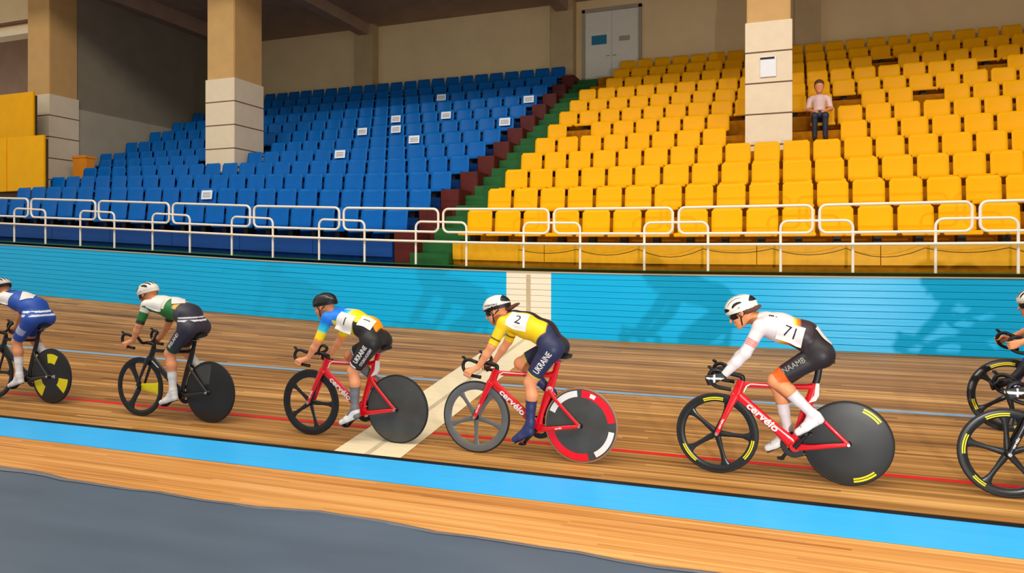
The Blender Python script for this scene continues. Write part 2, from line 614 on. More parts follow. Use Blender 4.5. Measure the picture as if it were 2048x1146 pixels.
# capping strip
q = MB()
for i, x in enumerate(xs_w):
    r = rise(x) + WB0 + WH
    q.v += [(x, YW - .012, r - .004), (x, YW - .012, r + .012), (x, YW + .13, r + .012), (x, YW + .13, r - .004)]
for i in range(len(xs_w) - 1):
    for j in range(4):
        j2 = (j + 1) % 4
        q.f.append((i * 4 + j, i * 4 + j2, (i + 1) * 4 + j2, (i + 1) * 4 + j))
q.build('cap_rail', M['light_grey'], wall_o, smooth=False)

# ---- green walkway behind the wall
zf = HC - 0.205
walk = add('floor_walkway', mesh_from('floor_walkway', *sheet(xs_w, [YW + .1, 11.2, 12.4], lambda x, y: zf + rise(x))), M['green'])
tag(walk, 'green painted walkway behind the board wall', kind='structure')

# ================================================================== THE STANDS
NR = 12
TREAD, RISEZ = .945, .48
ROWY = [12.2 + TREAD * k for k in range(NR)]


def row_rise(X, k):
    return min(rise(X), .62) * max(0.0, 1 - k / 5.0)


def step_z(X, k):
    return HC + .18 + RISEZ * k + row_rise(X, k)


AX0, AX1 = -6.56, -5.39                   # stair aisle
XL = -19.95                               # end wall of the blue block
stand = empty('floor_stand', (0, 0, 0))
tag(stand, 'stepped dark concrete terrace carrying the seats', kind='structure')
for part, (xa, xb) in (('blue', (XL, AX0)), ('yellow', (AX1, 9.5))):
    for k in range(NR):
        y0 = ROWY[k] - .62
        y1 = y0 + TREAD + .02 if k < NR - 1 else 23.75
        n = max(2, int((xb - xa) / .8))
        q = MB()
        for i in range(n + 1):
            x = xa + (xb - xa) * i / n
            z = step_z(x, k)
            q.v += [(x, y0, z - .62), (x, y0, z), (x, y1, z), (x, y1, z - .62)]
        for i in range(n):
            for j in range(4):
                j2 = (j + 1) % 4
                q.f.append((i * 4 + j, i * 4 + j2, (i + 1) * 4 + j2, (i + 1) * 4 + j))
        q.f.append((0, 1, 2, 3)); q.f.append((n * 4 + 3, n * 4 + 2, n * 4 + 1, n * 4))
        q.build('terrace_step', M['terrace_' + part], stand, smooth=False)
    # coloured riser board along the front of the first step
    n = max(2, int((xb - xa) / 1.6))
    for i in range(n):
        x0 = xa + (xb - xa) * i / n + .006
        x1 = xa + (xb - xa) * (i + 1) / n - .006
        q = MB()
        for x in (x0, x1):
            z = step_z(x, 0)
            q.v += [(x, 11.545, z - .29), (x, 11.545, z + .0), (x, 11.575, z + .0), (x, 11.575, z - .29)]
        q.f += [(0, 1, 5, 4), (1, 2, 6, 5), (2, 3, 7, 6), (3, 0, 4, 7), (0, 3, 2, 1), (4, 5, 6, 7)]
        q.build('riser_board', M['blue_board' if part == 'blue' else 'yellow_board'], stand, smooth=False)

stairs = empty('floor_stairs', (0, 0, 0))
tag(stairs, 'green stairs climbing between the blue and the yellow seats', kind='structure')
for i in range(24):
    y0 = 11.42 + TREAD / 2 * i
    zt = zf + .05 + (i + 1) * .236
    y1 = y0 + TREAD / 2 + .02 if i < 23 else 23.75
    MB().box(AX0 + .42, AX1 - .01, y0, y1, zt - .45, zt).build('stair_step', M['green'], stairs, smooth=False)
for k in range(NR):
    zt = HC + .18 + RISEZ * k + row_rise(AX0, k)
    MB().box(AX0 + .01, AX0 + .42, ROWY[k] - .62, ROWY[k] + .02, zt - .5, zt + .16, .015).build('kerb_block', M['dark_red'], stairs, smooth=False)
    MB().box(AX0 + .01, AX0 + .42, ROWY[k] + .02, ROWY[k] + .34, zt - .5, zt + .02, .01).build('kerb_block', M['concrete_dark'], stairs, smooth=False)

# ---- back wall, pilasters, door, end wall, ceiling
YB = 23.7
CZ = HC + 8.45
w = MB().box(-36, 12, YB, YB + .3, 0, CZ + 1.5).build('wall_back', M['beige'], None, smooth=False)
tag(w, 'beige plastered back wall above the seats', kind='structure')
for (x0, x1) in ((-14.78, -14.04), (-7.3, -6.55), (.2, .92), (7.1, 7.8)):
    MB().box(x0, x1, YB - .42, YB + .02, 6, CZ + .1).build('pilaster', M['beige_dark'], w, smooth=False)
MB().box(-27, AX0 - .6, YB - .1, YB + .02, HC + 6.02, HC + 6.2).build('ledge', M['light_grey'], w, smooth=False)
MB().box(-4.3, 12, YB - .1, YB + .02, HC + 6.02, HC + 6.2).build('ledge', M['light_grey'], w, smooth=False)

door = empty('door_1', (-5.35, YB, HC + 5.5))
tag(door, 'pale double door at the top of the stairs', kind='structure')
for sx in (-1, 1):
    d = MB().box(min(0, sx * .88) + .006 * sx, max(0, sx * .88), -.06, 0.01, 0.02, 2.52, .008).build('door_leaf', M['door'], door, smooth=False)
    for zz in (.3, 1.45):
        MB().box(min(sx * .12, sx * .76), max(sx * .12, sx * .76), -.075, -.05, zz, zz + .85, .01).build('door_panel', M['door'], d, smooth=False)
    MB().tube([(sx * .06, -.075, 1.05), (sx * .06, -.12, 1.05), (sx * .17, -.12, 1.05)], .011, seg=8).build('door_handle', M['steel'], d)
q = MB().box(-.98, -.88, -.1, 0.01, 0, 2.62).box(.88, .98, -.1, .01, 0, 2.62).box(-.98, .98, -.1, .01, 2.52, 2.64)
q.build('door_frame', M['light_grey'], door, smooth=False)
MB().box(-.66, -.16, -.085, -.07, 1.45, 1.75, .004).build('door_sign', M['sign_blue'], door, smooth=False)
MB().box(.25, .6, -.085, -.07, 1.5, 1.66, .004).build('door_notice', M['light_grey'], door, smooth=False)

we = MB().box(XL - .35, XL, 16.2, YB, 0, HC + 4.45).build('wall_left', M['light_grey'], None, smooth=False)
tag(we, 'grey end wall closing the blue seat block', kind='structure')
MB().box(XL - .35, XL - .02, 16.2, YB, HC + 4.45, CZ).build('upper_wall', M['grey_wall'], we, smooth=False)
w2 = MB().box(-40, XL - .9, 19.0, 19.3, 0, CZ + 1.5).build('wall_far', M['ceiling'], None, smooth=False)
tag(w2, 'brown shaded wall beyond the end wall', kind='structure')
ce = MB().box(-36, 12, 12.0, YB + .3, CZ, CZ + .3).build('ceiling', M['ceiling'], None, smooth=False)
tag(ce, 'dark brown grey ceiling over the upper seats', kind='structure')
for xb in (-14.4, -6.92, .55, 7.45):
    MB().box(xb - .2, xb + .2, 12.1, YB, CZ - .38, CZ + .02).build('ceiling_beam', M['ceiling'], ce, smooth=False)
MB().box(XL - .02, XL + .4, 15.6, YB, CZ - .5, CZ + .02).build('ceiling_beam', M['ceiling'], ce, smooth=False)
para = MB().box(-36, -20.85, 15.5, 15.8, HC + 6.75, HC + 9.4).build('trim_1', M['beige'], None, smooth=False)
tag(para, 'beige balcony front at the far left above', kind='structure')
MB().box(-36, -20.85, 15.42, 15.82, HC + 6.6, HC + 6.78).build('ledge', M['white_wrap'], para, smooth=False)
MB().box(-36, -20.85, 15.4, 15.5, HC + 6.92, HC + 7.0).build('dark_line', M['strap'], para, smooth=False)  # solid brown strip, the dark line along the balcony front


def column(x0, x1, y0, y1, z0, label):
    c = empty('column', ((x0 + x1) / 2, (y0 + y1) / 2, z0))
    tag(c, label, 'column', 'square columns rising through the stands')
    a, b = (x1 - x0) / 2, (y1 - y0) / 2
    zw = HC + 4.72 - z0
    MB().box(-a, a, -b, b, 0, CZ - z0, .02).build('shaft', M['tan'], c, smooth=False)
    n = int(zw / .62)
    for i in range(n + 1):
        z1 = zw - i * .62
        zz = max(0.0, z1 - .605)
        if z1 - zz < .05: continue
        MB().box(-a - .03, a + .03, -b - .03, b + .03, zz, z1, .008).build('cladding_panel', M['white_wrap'], c, smooth=False)
    for i in range(n + 1):
        z1 = zw - i * .62
        if z1 > .1:
            MB().box(-a - .033, a + .033, -b - .033, b + .033, z1 - .63 + .012, z1 - .595).build('strap', M['strap'], c, smooth=False)
    return c


column(-.77, .06, 15.65, 16.6, HC + .2, 'tan square column with white clad foot standing among the yellow seats')
column(-14.5, -13.6, 15.65, 16.75, HC + .2, 'tan square column with white clad foot standing among the blue seats')
column(-20.85, -19.95, 15.35, 16.25, HC + .2, 'tan square column at the end wall beside the yellow panels')
c0 = MB().box(-.15, .15, -.012, .012, 0, .4, .004).build('notice', M['paper'], None, smooth=False)
c0.location = (-.36, 15.6, HC + 3.6)
tag(c0, 'white notice taped to the column among the yellow seats', 'notice')
MB().box(-.15, .12, -.018, -.008, .35, .39).build('heading_bar', M['black'], c0, smooth=False)

# yellow partition panels at the far left
for (x1, y, z0, z1, lab) in ((-18.15, 13.85, 1.7, 3.2, 'lower yellow partition panel at the far left beside the blue seats'),
                             (-19.55, 14.6, 3.0, 4.6, 'upper yellow partition panel at the far left in front of the column')):
    e = empty('partition_panel', (x1, y, HC + z0))
    tag(e, lab, 'panel', 'yellow partition panels')
    for i in range(3):
        MB().box(-1.4 * (i + 1) + .01, -1.4 * i - .01, -.03, .03, 0.06, z1 - z0, .012).build('panel_board', M['yellow_seat'], e, smooth=False)
    MB().box(-4.2, 0, .03, .08, -1.2, z1 - z0 - .1).build('back_frame', M['concrete_dark'], e, smooth=False)
o = MB().box(-.26, .26, -.16, .16, 0, .66, .02).build('storage_box', M['orange'], None, smooth=False)
o.location = (-19.05, 15.72, step_z(-19.05, 4))
tag(o, 'small orange box on the seats at the foot of the end wall', 'box')
MB().box(-.275, .275, -.175, .175, .62, .70, .012).build('lid', M['orange'], o, smooth=False)


# ---- seats
def seat_meshes():
    w = .235
    # backrest: a curved rounded plate
    v, f = [], []
    nx, nz = 8, 8
    for side in (0, 1):
        for i in range(nx + 1):
            for j in range(nz + 1):
                u = -1 + 2 * i / nx
                t = j / nz
                ww = w
                rc = .045 / .42
                if t > 1 - rc:
                    s_ = (t - (1 - rc)) / rc
                    ww = w - .045 * (1 - math.sqrt(max(0, 1 - s_ * s_)))
                x = u * ww
                y = .03 * (1 - u * u) + .05 * t + (.018 if side else 0)
                v.append((x, y, .18 + .42 * t))
    n1 = (nx + 1) * (nz + 1)
    idx = lambda s, i, j: s * n1 + i * (nz + 1) + j
    for i in range(nx):
        for j in range(nz):
            f.append((idx(0, i, j), idx(0, i + 1, j), idx(0, i + 1, j + 1), idx(0, i, j + 1)))
            f.append((idx(1, i, j + 1), idx(1, i + 1, j + 1), idx(1, i + 1, j), idx(1, i, j)))
    for i in range(nx):
        f.append((idx(0, i, nz), idx(0, i + 1, nz), idx(1, i + 1, nz), idx(1, i, nz)))
        f.append((idx(0, i + 1, 0), idx(0, i, 0), idx(1, i, 0), idx(1, i + 1, 0)))
    for j in range(nz):
        f.append((idx(0, 0, j + 1), idx(1, 0, j + 1), idx(1, 0, j), idx(0, 0, j)))
        f.append((idx(0, nx, j), idx(1, nx, j), idx(1, nx, j + 1), idx(0, nx, j + 1)))
    back = mesh_from('backrest', v, f)
    # pan
    q = MB()
    q.box(-w, w, -.40, .04, .165, .195, .012)
    q.box(-w, w, -.41, -.375, .13, .19, .012)
    pan = q.mesh('seat_pan')
    pan.set_sharp_from_angle(angle=math.radians(40))
    br = MB().box(-.05, .05, -.30, -.06, -.002, .168).mesh('bracket', False)
    return back, pan, br


SB, SP, SBR = seat_meshes()
seat_m = {}
for c in ('blue', 'yellow'):
    b, p = SB.copy(), SP.copy()
    b.materials.append(M[c + '_seat']); p.materials.append(M[c + '_seat'])
    seat_m[c] = (b, p)
SBR.materials.append(M['black'])
ORD = ['first', 'second', 'third', 'fourth', 'fifth', 'sixth', 'seventh', 'eighth', 'ninth', 'tenth', 'eleventh', 'twelfth', 'thirteenth', 'fourteenth',
       'fifteenth', 'sixteenth', 'seventeenth', 'eighteenth', 'nineteenth', 'twentieth', 'twenty-first', 'twenty-second', 'twenty-third', 'twenty-fourth',
       'twenty-fifth', 'twenty-sixth', 'twenty-seventh', 'twenty-eighth', 'twenty-ninth', 'thirtieth']
PITCH = .53


def seat(color, x, k, n):
    e = bpy.data.objects.new(color + '_stadium_seat', None)
    COL.objects.link(e)
    e.empty_display_size = .1
    e.location = (x, ROWY[k] - .06, step_z(x, k))
    e.rotation_euler = (0, 0, random.uniform(-.02, .02))
    tag(e, '%s plastic stadium seat, %s from the stairs in the %s row up' % (color, ORD[n], ORD[k]), 'seat', '%s stadium seats in the stands' % color)
    tilt = random.uniform(-.02, .03)
    for nm, me in (('backrest', seat_m[color][0]), ('seat_pan', seat_m[color][1])):
        o = bpy.data.objects.new(nm, me); COL.objects.link(o); o.parent = e
        if nm == 'backrest': o.rotation_euler = (tilt, 0, 0)
    if True:
        o = bpy.data.objects.new('bracket', SBR); COL.objects.link(o); o.parent = e
    return e


F_, SN, CS = 1480.0, math.sin(YAW), math.cos(YAW)


def px(P):
    X, Y, Z = P
    d = -X * SN + Y * CS
    return 1024 + F_ * (X * CS + Y * SN) / d, 515 - F_ * (Z - HC) / d


GONE = [(1755, 122), (1975, 135), (1870, 197), (1703, 187), (1165, 262)]      # broken out seats
allseats = []
for k in range(NR):
    x0 = AX1 + .25 if k < 9 else -4.6
    n = 0
    while True:
        x = x0 + PITCH * n
        p = px((x, ROWY[k], step_z(x, k) + .4))
        if p[0] > 2260 or n >= 29: break
        n += 1
        if 13.9 < ROWY[k] < 17.0 and -1.05 < x < .36 and ROWY[k] > 15.3: continue
        if k == 4 and .3 < x < .7: continue
        allseats.append(('yellow', x, k, n - 1))
    n = 0
    while True:
        x = AX0 - .27 - PITCH * n
        p = px((x, ROWY[k], step_z(x, k) + .4))
        if x < XL + .25 or p[0] < -60: break
        n += 1
        if 15.3 < ROWY[k] < 17.2 and -14.8 < x < -13.3: continue
        if k <= 3 and x < -18.4: continue
        if k == 4 and x < -18.5: continue
        allseats.append(('blue', x, k, n - 1))
for g in GONE:
    ys_ = [a for a in allseats if a[0] == 'yellow']
    best = min(ys_, key=lambda a: (px((a[1], ROWY[a[2]], step_z(a[1], a[2]) + .4))[0] - g[0]) ** 2 + (px((a[1], ROWY[a[2]], step_z(a[1], a[2]) + .4))[1] - g[1]) ** 2)
    allseats.remove(best)
for a in allseats: seat(*a)
print('seats', sum(a[0] == 'yellow' for a in allseats), sum(a[0] == 'blue' for a in allseats))

# sheets of paper on blue seat backs
PAPERS = [(672, 308), (740, 272), (810, 250), (886, 243), (1008, 236), (415, 397), (782, 270), (816, 285), (873, 200), (1070, 196)]
used = set()
for g in PAPERS:
    bl = [a for a in allseats if a[0] == 'blue' and (a[1], a[2]) not in used]
    best = min(bl, key=lambda a: (px((a[1], ROWY[a[2]], step_z(a[1], a[2]) + .42))[0] - g[0]) ** 2 + (px((a[1], ROWY[a[2]], step_z(a[1], a[2]) + .42))[1] - g[1]) ** 2)
    used.add((best[1], best[2]))
    q = MB().box(-.15, .15, -.004, .004, 0, .2)
    o = q.build('paper_sheet', M['paper'], None, smooth=False)
    o.location = (best[1], ROWY[best[2]] - .06 - .012, step_z(best[1], best[2]) + .34)
    o.rotation_euler = (-.12, 0, random.uniform(-.03, .03))
    tag(o, 'white paper sheet on the %s blue seat from the stairs, %s row up' % (ORD[best[3]], ORD[best[2]]), 'paper', 'paper sheets on blue seat backs')
    for zz in (.05, .09, .13):
        MB().box(-.11, .11, -.006, -.003, zz, zz + .012).build('print_line', M['concrete_dark'], o, smooth=False)

# ---- the tube railing on the walkway
YR = 11.0
zr = HC - .205
rl = empty('guard_railing', (0, 0, 0))
tag(rl, 'white tube railing with hoops and rounded frames along the walkway', 'railing')


def rounded(x0, x1, z0, z1, r, y, n=5):
    pts = []
    for (cx, cz, a0) in ((x1 - r, z1 - r, 0), (x0 + r, z1 - r, 90), (x0 + r, z0 + r, 180), (x1 - r, z0 + r, 270)):
        for i in range(n + 1):
            a = math.radians(a0 + 90 * i / n)
            pts.append((cx + r * math.cos(a), y, cz + r * math.sin(a)))
    return pts


HX = -15.36 - 1.9 * 3
hoops = []
for i in range(16):
    a = -15.33 + 1.905 * (i - 4)
    b = a + .92
    hoops.append((a + b) / 2)
    za, zb = rise(a), rise(b)
    zt = zr + .71
    r = .1
    pts = [(a, YR, zr + za)]
    for j in range(6):
        t = math.radians(180 - 90 * j / 5)
        pts.append((a + r + r * math.cos(t), YR, zt - r + za + r * math.sin(t)))
    for j in range(6):
        t = math.radians(90 - 90 * j / 5)
        pts.append((b - r + r * math.cos(t), YR, zt - r + zb + r * math.sin(t)))
    pts.append((b, YR, zr + zb))
    MB().tube(pts, .019, seg=8, lat=(0, 1, 0)).build('support_hoop', M['rail'], rl)
for i in range(15):
    x0, x1 = hoops[i] + .045, hoops[i + 1] - .045
    pts = [(p[0], p[1], p[2] + rise(p[0])) for p in rounded(x0, x1, zr + .545, zr + .925, .09, YR - .0)]
    MB().tube(pts, .02, seg=8, lat=(0, 1, 0), closed=True).build('panel_frame', M['rail'], rl)
xx = [-23 + .8 * i for i in range(40)]
MB().tube([(x, YR - .045, zr + .385 + rise(x)) for x in xx], .02, seg=8, lat=(0, 1, 0)).build('lower_rail', M['rail'], rl)
# cable slung along the railing
pts = []
for i in range(12):
    a = -4.0 + i * .95
    for j in range(6):
        t = j / 6
        pts.append((a + .95 * t, YR + .05, zr + .33 - .12 * (1 - (2 * t - 1) ** 2) * (0.5 + .5 * (i % 3) / 2)))
o = MB().tube(pts, .005, seg=6, lat=(0, 1, 0)).build('cable', M['black'], None)
tag(o, 'thin black cable slung along the railing before the yellow seats', 'cable')

# ================================================================== BICYCLES
RH, FH, BBP = (-.5, 0, .334), (.5, 0, .334), (-.105, 0, .275)
WR = .334


def wheel_tyre(c, parent, m):
    prof = []
    for i in range(10):
        a = 2 * PI * i / 10
        prof.append((WR - .0115 + .0115 * math.cos(a), .0115 * math.sin(a)))
    return MB().lathe(prof, c, 64, close=True).build('tyre', m, parent)


def five_spoke(c, parent_bike, m, tyre_m, rot=0.0, n=5, arcs=(), special=None, name='front_wheel', rin=.262, deepw=.02):
    rim = MB().lathe([(.318, -.0105), (.30, -.0125), (rin + .012, -.010), (rin, 0), (rin + .012, .010), (.30, .0125), (.318, .0105)], c, 64, close=True)
    wobj = rim.build(name, m, parent_bike)
    wheel_tyre(c, wobj, tyre_m)
    for k in range(n):
        a = rot + 2 * PI * k / n
        d = Vector((math.cos(a), 0, math.sin(a)))
        P = [Vector(c) + d * r for r in (.012, .03, .07, .14, .21, .245, .268)]
        if special == 'tri':
            ra = [.028, .034, .042, .05, .058, .066, .08] if k == 1 else [.028, .034, .036, .034, .038, .05, .075]
        else:
            ra = [.022, .026, .024, .018, .02, .03, .05]
        mm = M['decal_yellow'] if (special == 'tri' and k == 1) else m
        MB().tube(P, ra, [.012, .012, .009, .007, .0075, .009, .009], seg=10, lat=(0, 1, 0)).build('spoke', mm, wobj)
    MB().lathe([(.001, -.05), (.008, -.05), (.010, -.046), (.024, -.034), (.03, -.015), (.03, .015), (.024, .034), (.010, .046), (.008, .05), (.001, .05)], c, 20).build('hub', M['black'], wobj)
    MB().lathe([(.001, .052), (.013, .052), (.016, .058), (.013, .064), (.001, .064)], c, 16).build('axle_nut', M['steel'], wobj)
    for (a0, a1) in arcs:
        for (r0, r1) in ((.278, .286), (.292, .302)):
            MB().sector(c, r0, r1, math.radians(a0), math.radians(a1), .0138).build('rim_decal', M['decal_yellow'], wobj, smooth=False)
    return wobj


def disc_y(r):
    return float(np.interp(r, [.001, .06, .2, .31, .32], [.030, .0275, .020, .0128, .0105])) + .0016


def disc_wheel(c, parent_bike, m, tyre_m, name='rear_wheel'):
    prof = [(.001, .030), (.06, .0275), (.2, .020), (.31, .0128), (.32, .0105), (.32, -.0105), (.31, -.0128), (.2, -.020), (.06, -.0275), (.001, -.030)]
    wobj = MB().lathe(prof, c, 72).build(name, m, parent_bike)
    wheel_tyre(c, wobj, tyre_m)
    MB().lathe([(.001, .062), (.008, .062), (.009, .052), (.02, .04), (.026, .029), (.026, -.029), (.02, -.04), (.009, -.052), (.008, -.062), (.001, -.062)], c, 20).build('hub', M['black'], wobj)
    MB().lathe([(.001, .064), (.012, .064), (.015, .070), (.012, .078), (.001, .078)], c, 12).build('axle_nut', M['steel'], wobj)
    return wobj


def bez(pts, n=8):
    """Catmull-Rom through points"""
    P = [Vector(p) for p in pts]
    out = []
    for i in range(len(P) - 1):
        p0, p1, p2, p3 = P[max(i - 1, 0)], P[i], P[i + 1], P[min(i + 2, len(P) - 1)]
        for j in range(n):
            t = j / n
            out.append(0.5 * ((2 * p1) + (-p0 + p2) * t + (2 * p0 - 5 * p1 + 4 * p2 - p3) * t * t + (-p0 + 3 * p1 - 3 * p2 + p3) * t ** 3))
    out.append(P[-1])
    return out


def bicycle(cfg):
    e = empty('track_bicycle', (cfg['X'], cfg['Y'], track_z(cfg['X'], cfg['Y'])), PI)
    tag(e, cfg['bike_label'], 'bicycle', 'track bicycles of the racing bunch')
    fm = M[cfg['frame']]
    sh = cfg.get('saddle', .93)
    Lt = (0, 1, 0)
    # --- frame
    q = MB()
    q.tube(bez([(.352, 0, .645), (.325, 0, .715), (.298, 0, .785)], 4), [.036, .038, .04, .038, .037, .036, .036, .035, .033], .021, 14, Lt)          # head tube
    q.tube(bez([(.31, 0, .752), (.15, 0, .752), (-.10, 0, .756), (-.262, 0, .764)], 4), [.03] + [.021] * 10 + [.028, .03], .017, 12, Lt)   # top tube
    q.tube(bez([(.345, 0, .668), (.22, 0, .565), (.03, 0, .405), (-.10, 0, .292)], 4), [.044, .042, .04, .038, .037, .036, .036, .036, .037, .04, .045, .05, .05], .0175, 14, Lt)   # down tube
    q.tube(bez([(-.10, 0, .262), (-.13, 0, .40), (-.185, 0, .56), (-.235, 0, .70), (-.262, 0, .79)], 4), [.046, .042, .036, .03, .028, .028, .03, .034, .036, .036, .036, .034, .034, .032, .032, .031, .03], .0165, 12, Lt)  # seat tube
    q.tube([(-.105, -.038, .275), (-.105, .038, .275)], .036, seg=16)
    frame_o = q.build('frame', fm, e)
    for s_ in (1, -1):
        MB().tube(bez([(-.205, s_ * .012, .625), (-.255, s_ * .034, .57), (-.40, s_ * .052, .43), (-.50, s_ * .056, .334)], 4), [.026, .022, .019, .017, .016, .015, .015, .015, .015, .015, .014, .016, .017], .008, 10, Lt).build('seat_stay', fm, frame_o)
        MB().tube(bez([(-.12, s_ * .028, .278), (-.22, s_ * .046, .287), (-.38, s_ * .056, .315), (-.505, s_ * .057, .334)], 4), [.034, .031, .027, .023, .021, .02, .019, .018, .018, .017, .016, .016, .018], .009, 10, Lt).build('chain_stay', fm, frame_o)
    # --- fork
    fk = MB()
    fk.tube(bez([(.348, 0, .672), (.356, 0, .648)], 2), [.04, .04, .04], [.03, .04, .042], 12, Lt)
    for s_ in (1, -1):
        fk.tube(bez([(.352, s_ * .034, .66), (.40, s_ * .042, .555), (.455, s_ * .047, .435), (.497, s_ * .052, .336)], 4), [.033, .031, .028, .026, .024, .022, .021, .02, .019, .018, .017, .017, .018], .0085, 10, Lt)
    fk_o = fk.build('fork', fm, e)
    # --- seat post and saddle
    pm = M['black'] if cfg.get('post', 'black') == 'black' else fm
    spo = MB().tube(bez([(-.258, 0, .775), (-.278, 0, .84), (-.292, 0, sh - .035)], 4), [.026] * 9, .012, 12, Lt).build('seat_post', pm, e)
    if cfg.get('white_panel'):
        # white painted wedge behind the seat tube
        v = [(-.288, .019, .795), (-.262, .019, .795), (-.25, .019, .70), (-.205, .019, .635), (-.262, .019, .655), (-.285, .019, .70)]
        MB_ = MB(); MB_.v = [(x - .004, y, z) for x, y, z in v] + [(x - .004, -y, z) for x, y, z in v]
        MB_.f = [(0, 1, 2, 3, 4, 5), (11, 10, 9, 8, 7, 6)] + [(i, (i + 1) % 6, 6 + (i + 1) % 6, 6 + i) for i in range(6)]
        MB_.build('white_panel', M['decal_white'], frame_o, smooth=False)
    sd = MB()
    prof = [(-.405, .066, .022), (-.385, .072, .02), (-.34, .07, .014), (-.29, .05, .008), (-.235, .03, .004), (-.18, .023, .003), (-.145, .018, .0), (-.135, .008, -.006)]
    sd.tube([(x, 0, sh - .018 + dz) for x, w_, dz in prof], [.018, .022, .022, .02, .018, .016, .014, .008], [p[1] for p in prof], 14, Lt)
    so = sd.build('saddle', M['black'], e)
    for s_ in (1, -1):
        MB().tube([(-.37, s_ * .022, sh - .025), (-.33, s_ * .022, sh - .05), (-.25, s_ * .022, sh - .052), (-.19, s_ * .016, sh - .03)], .0035, seg=8).build('saddle_rail', M['steel'], so)
    # --- stem, bar
    MB().tube(bez([(.296, 0, .78), (.296, 0, .812), (.335, 0, .826), (.395, 0, .836)], 3), [.02] * 10, .018, 10, Lt).build('stem', M['black'], e)
    bar = MB()
    bh_ = cfg.get('bar_dz', 0.0)
    half = [(.395, 0, .838), (.396, .07, .84), (.405, .13, .85), (.43, .178, .868), (.485, .198, .888), (.53, .2, .872), (.545, .2, .825), (.52, .2, .776), (.47, .2, .750), (.385, .2, .738)]
    for s_ in (1, -1):
        bar.tube(bez([(x, s_ * y, z + bh_ * (1 if y > .1 else 0)) for x, y, z in half], 5), .0155, seg=10)
    bo = bar.build('handlebar', M['black'], e)
    for s_ in (1, -1):
        MB().tube([(.385, s_ * .2, .738 + bh_), (.372, s_ * .2, .737 + bh_)], .017, seg=10).build('bar_plug', M['black'], bo)
        MB().tube([(.515, s_ * .2, .885 + bh_), (.54, s_ * .2, .91 + bh_), (.555, s_ * .2, .912 + bh_)], [.013, .013, .009], seg=8).build('hood', M['black'], bo)
    # --- drivetrain (on the far, right side)
    cr = MB().lathe([(.06, -.003), (.098, -.003), (.1, 0), (.098, .003), (.06, .003)], (BBP[0], -.048, BBP[2]), 48, close=True)
    for k in range(5):
        a = 2 * PI * k / 5
        cr.tube([(BBP[0] + .01 * math.cos(a), -.048, BBP[2] + .01 * math.sin(a)), (BBP[0] + .066 * math.cos(a), -.048, BBP[2] + .066 * math.sin(a))], .012, .004, 8, Lt)
    cr.build('chainring', M['black'], e)
    MB().lathe([(.012, -.003), (.03, -.003), (.031, 0), (.03, .003), (.012, .003)], (-.5, -.048, .334), 24, close=True).build('sprocket', M['steel'], e)
    ch = []
    for i in range(13):
        a = math.radians(95 - 190 * i / 12); ch.append((BBP[0] + .102 * math.cos(a), -.048, BBP[2] + .102 * math.sin(a)))
    for i in range(9):
        a = math.radians(270 - 180 * i / 8); ch.append((-.5 + .033 * math.cos(a), -.048, .334 + .033 * math.sin(a)))
    MB().tube(ch, .0045, .004, 6, Lt, closed=True).build('chain', M['black'], e)
    ca = math.radians(cfg['crank'])
    for s_, a in ((1, ca), (-1, ca + PI)):
        px_, pz_ = BBP[0] + .168 * math.cos(a), BBP[2] + .168 * math.sin(a)
        co = MB().tube([(BBP[0], s_ * .058, BBP[2]), (BBP[0] + .08 * math.cos(a), s_ * .063, BBP[2] + .08 * math.sin(a)), (px_, s_ * .07, pz_)], [.02, .015, .013], .0075, 10, Lt).build('crank', M['black'], e)
        MB().tube([(px_, s_ * .066, pz_), (px_, s_ * .135, pz_)], .008, seg=8).box(px_ - .03, px_ + .03, min(s_ * .08, s_ * .135), max(s_ * .08, s_ * .135), pz_ - .009, pz_ + .009, .004).build('pedal', M['black'], co, smooth=False)
    # --- wheels
    fw = cfg['front']
    five_spoke(FH, e, M[fw.get('m', 'carbon')], M[fw.get('tyre', 'tyre')], math.radians(fw.get('rot', 0)), fw.get('n', 5), fw.get('arcs', ()), fw.get('special'), rin=fw.get('rin', .262))
    rw = cfg['rear']
    dw = disc_wheel(RH, e, M[rw.get('m', 'disc')], M[rw.get('tyre', 'tyre')])
    for (mk, r0, r1, a0, a1) in rw.get('decals', ()):
        q = MB()
        nseg = max(3, int((r1 - r0) / .012))
        for i in range(nseg):
            q.sector(RH, r0 + (r1 - r0) * i / nseg, r0 + (r1 - r0) * (i + 1) / nseg, math.radians(a0), math.radians(a1), disc_y, n=16)
        q.build('disc_decal', M[mk], dw, smooth=False)
    # --- lettering
    if cfg.get('word'):
        a, b = Vector((.345, 0, .668)), Vector((-.10, 0, .292))
        d = (b - a).normalized()
        c0_ = a + (b - a) * cfg.get('word_at', .46)
        text(cfg['word'], .078, (c0_.x, .0185, c0_.z), d, (0, 1, 0), M['decal_white'], frame_o, bold=.0022, shear=.12, width=cfg.get('word_w', .30))
        a, b = Vector((.40, 0, .555)), Vector((.49, 0, .36))
        text(cfg['word'], .026, (.462, .0585, .424), a - b, (0, 1, 0.0), M['decal_white'], fk_o, bold=.0008, width=.09)
        MB().tube([(.285, .0195, .69), (.262, .0195, .742), (.23, .0185, .760), (-.02, .0178, .757)], [.004, .006, .004, .003], .0015, 6, Lt).build('frame_stripe', M['decal_white'], frame_o)
    if cfg.get('bars'):
        for z_ in (0, 1, 2):
            MB().tube([(.31 - .03 * z_, .0195, .635 - .024 * z_), (.27 - .03 * z_, .0195, .60 - .024 * z_ + .012)], .006, .0015, 6, Lt).build('frame_stripe', M['decal_white'], frame_o)
    if cfg.get('stay_word'):
        text(cfg['stay_word'], .022, (-.31, .0655, .303), (-.98, 0, .2), (0, 1, 0), M['decal_white'], frame_o, bold=.0006)
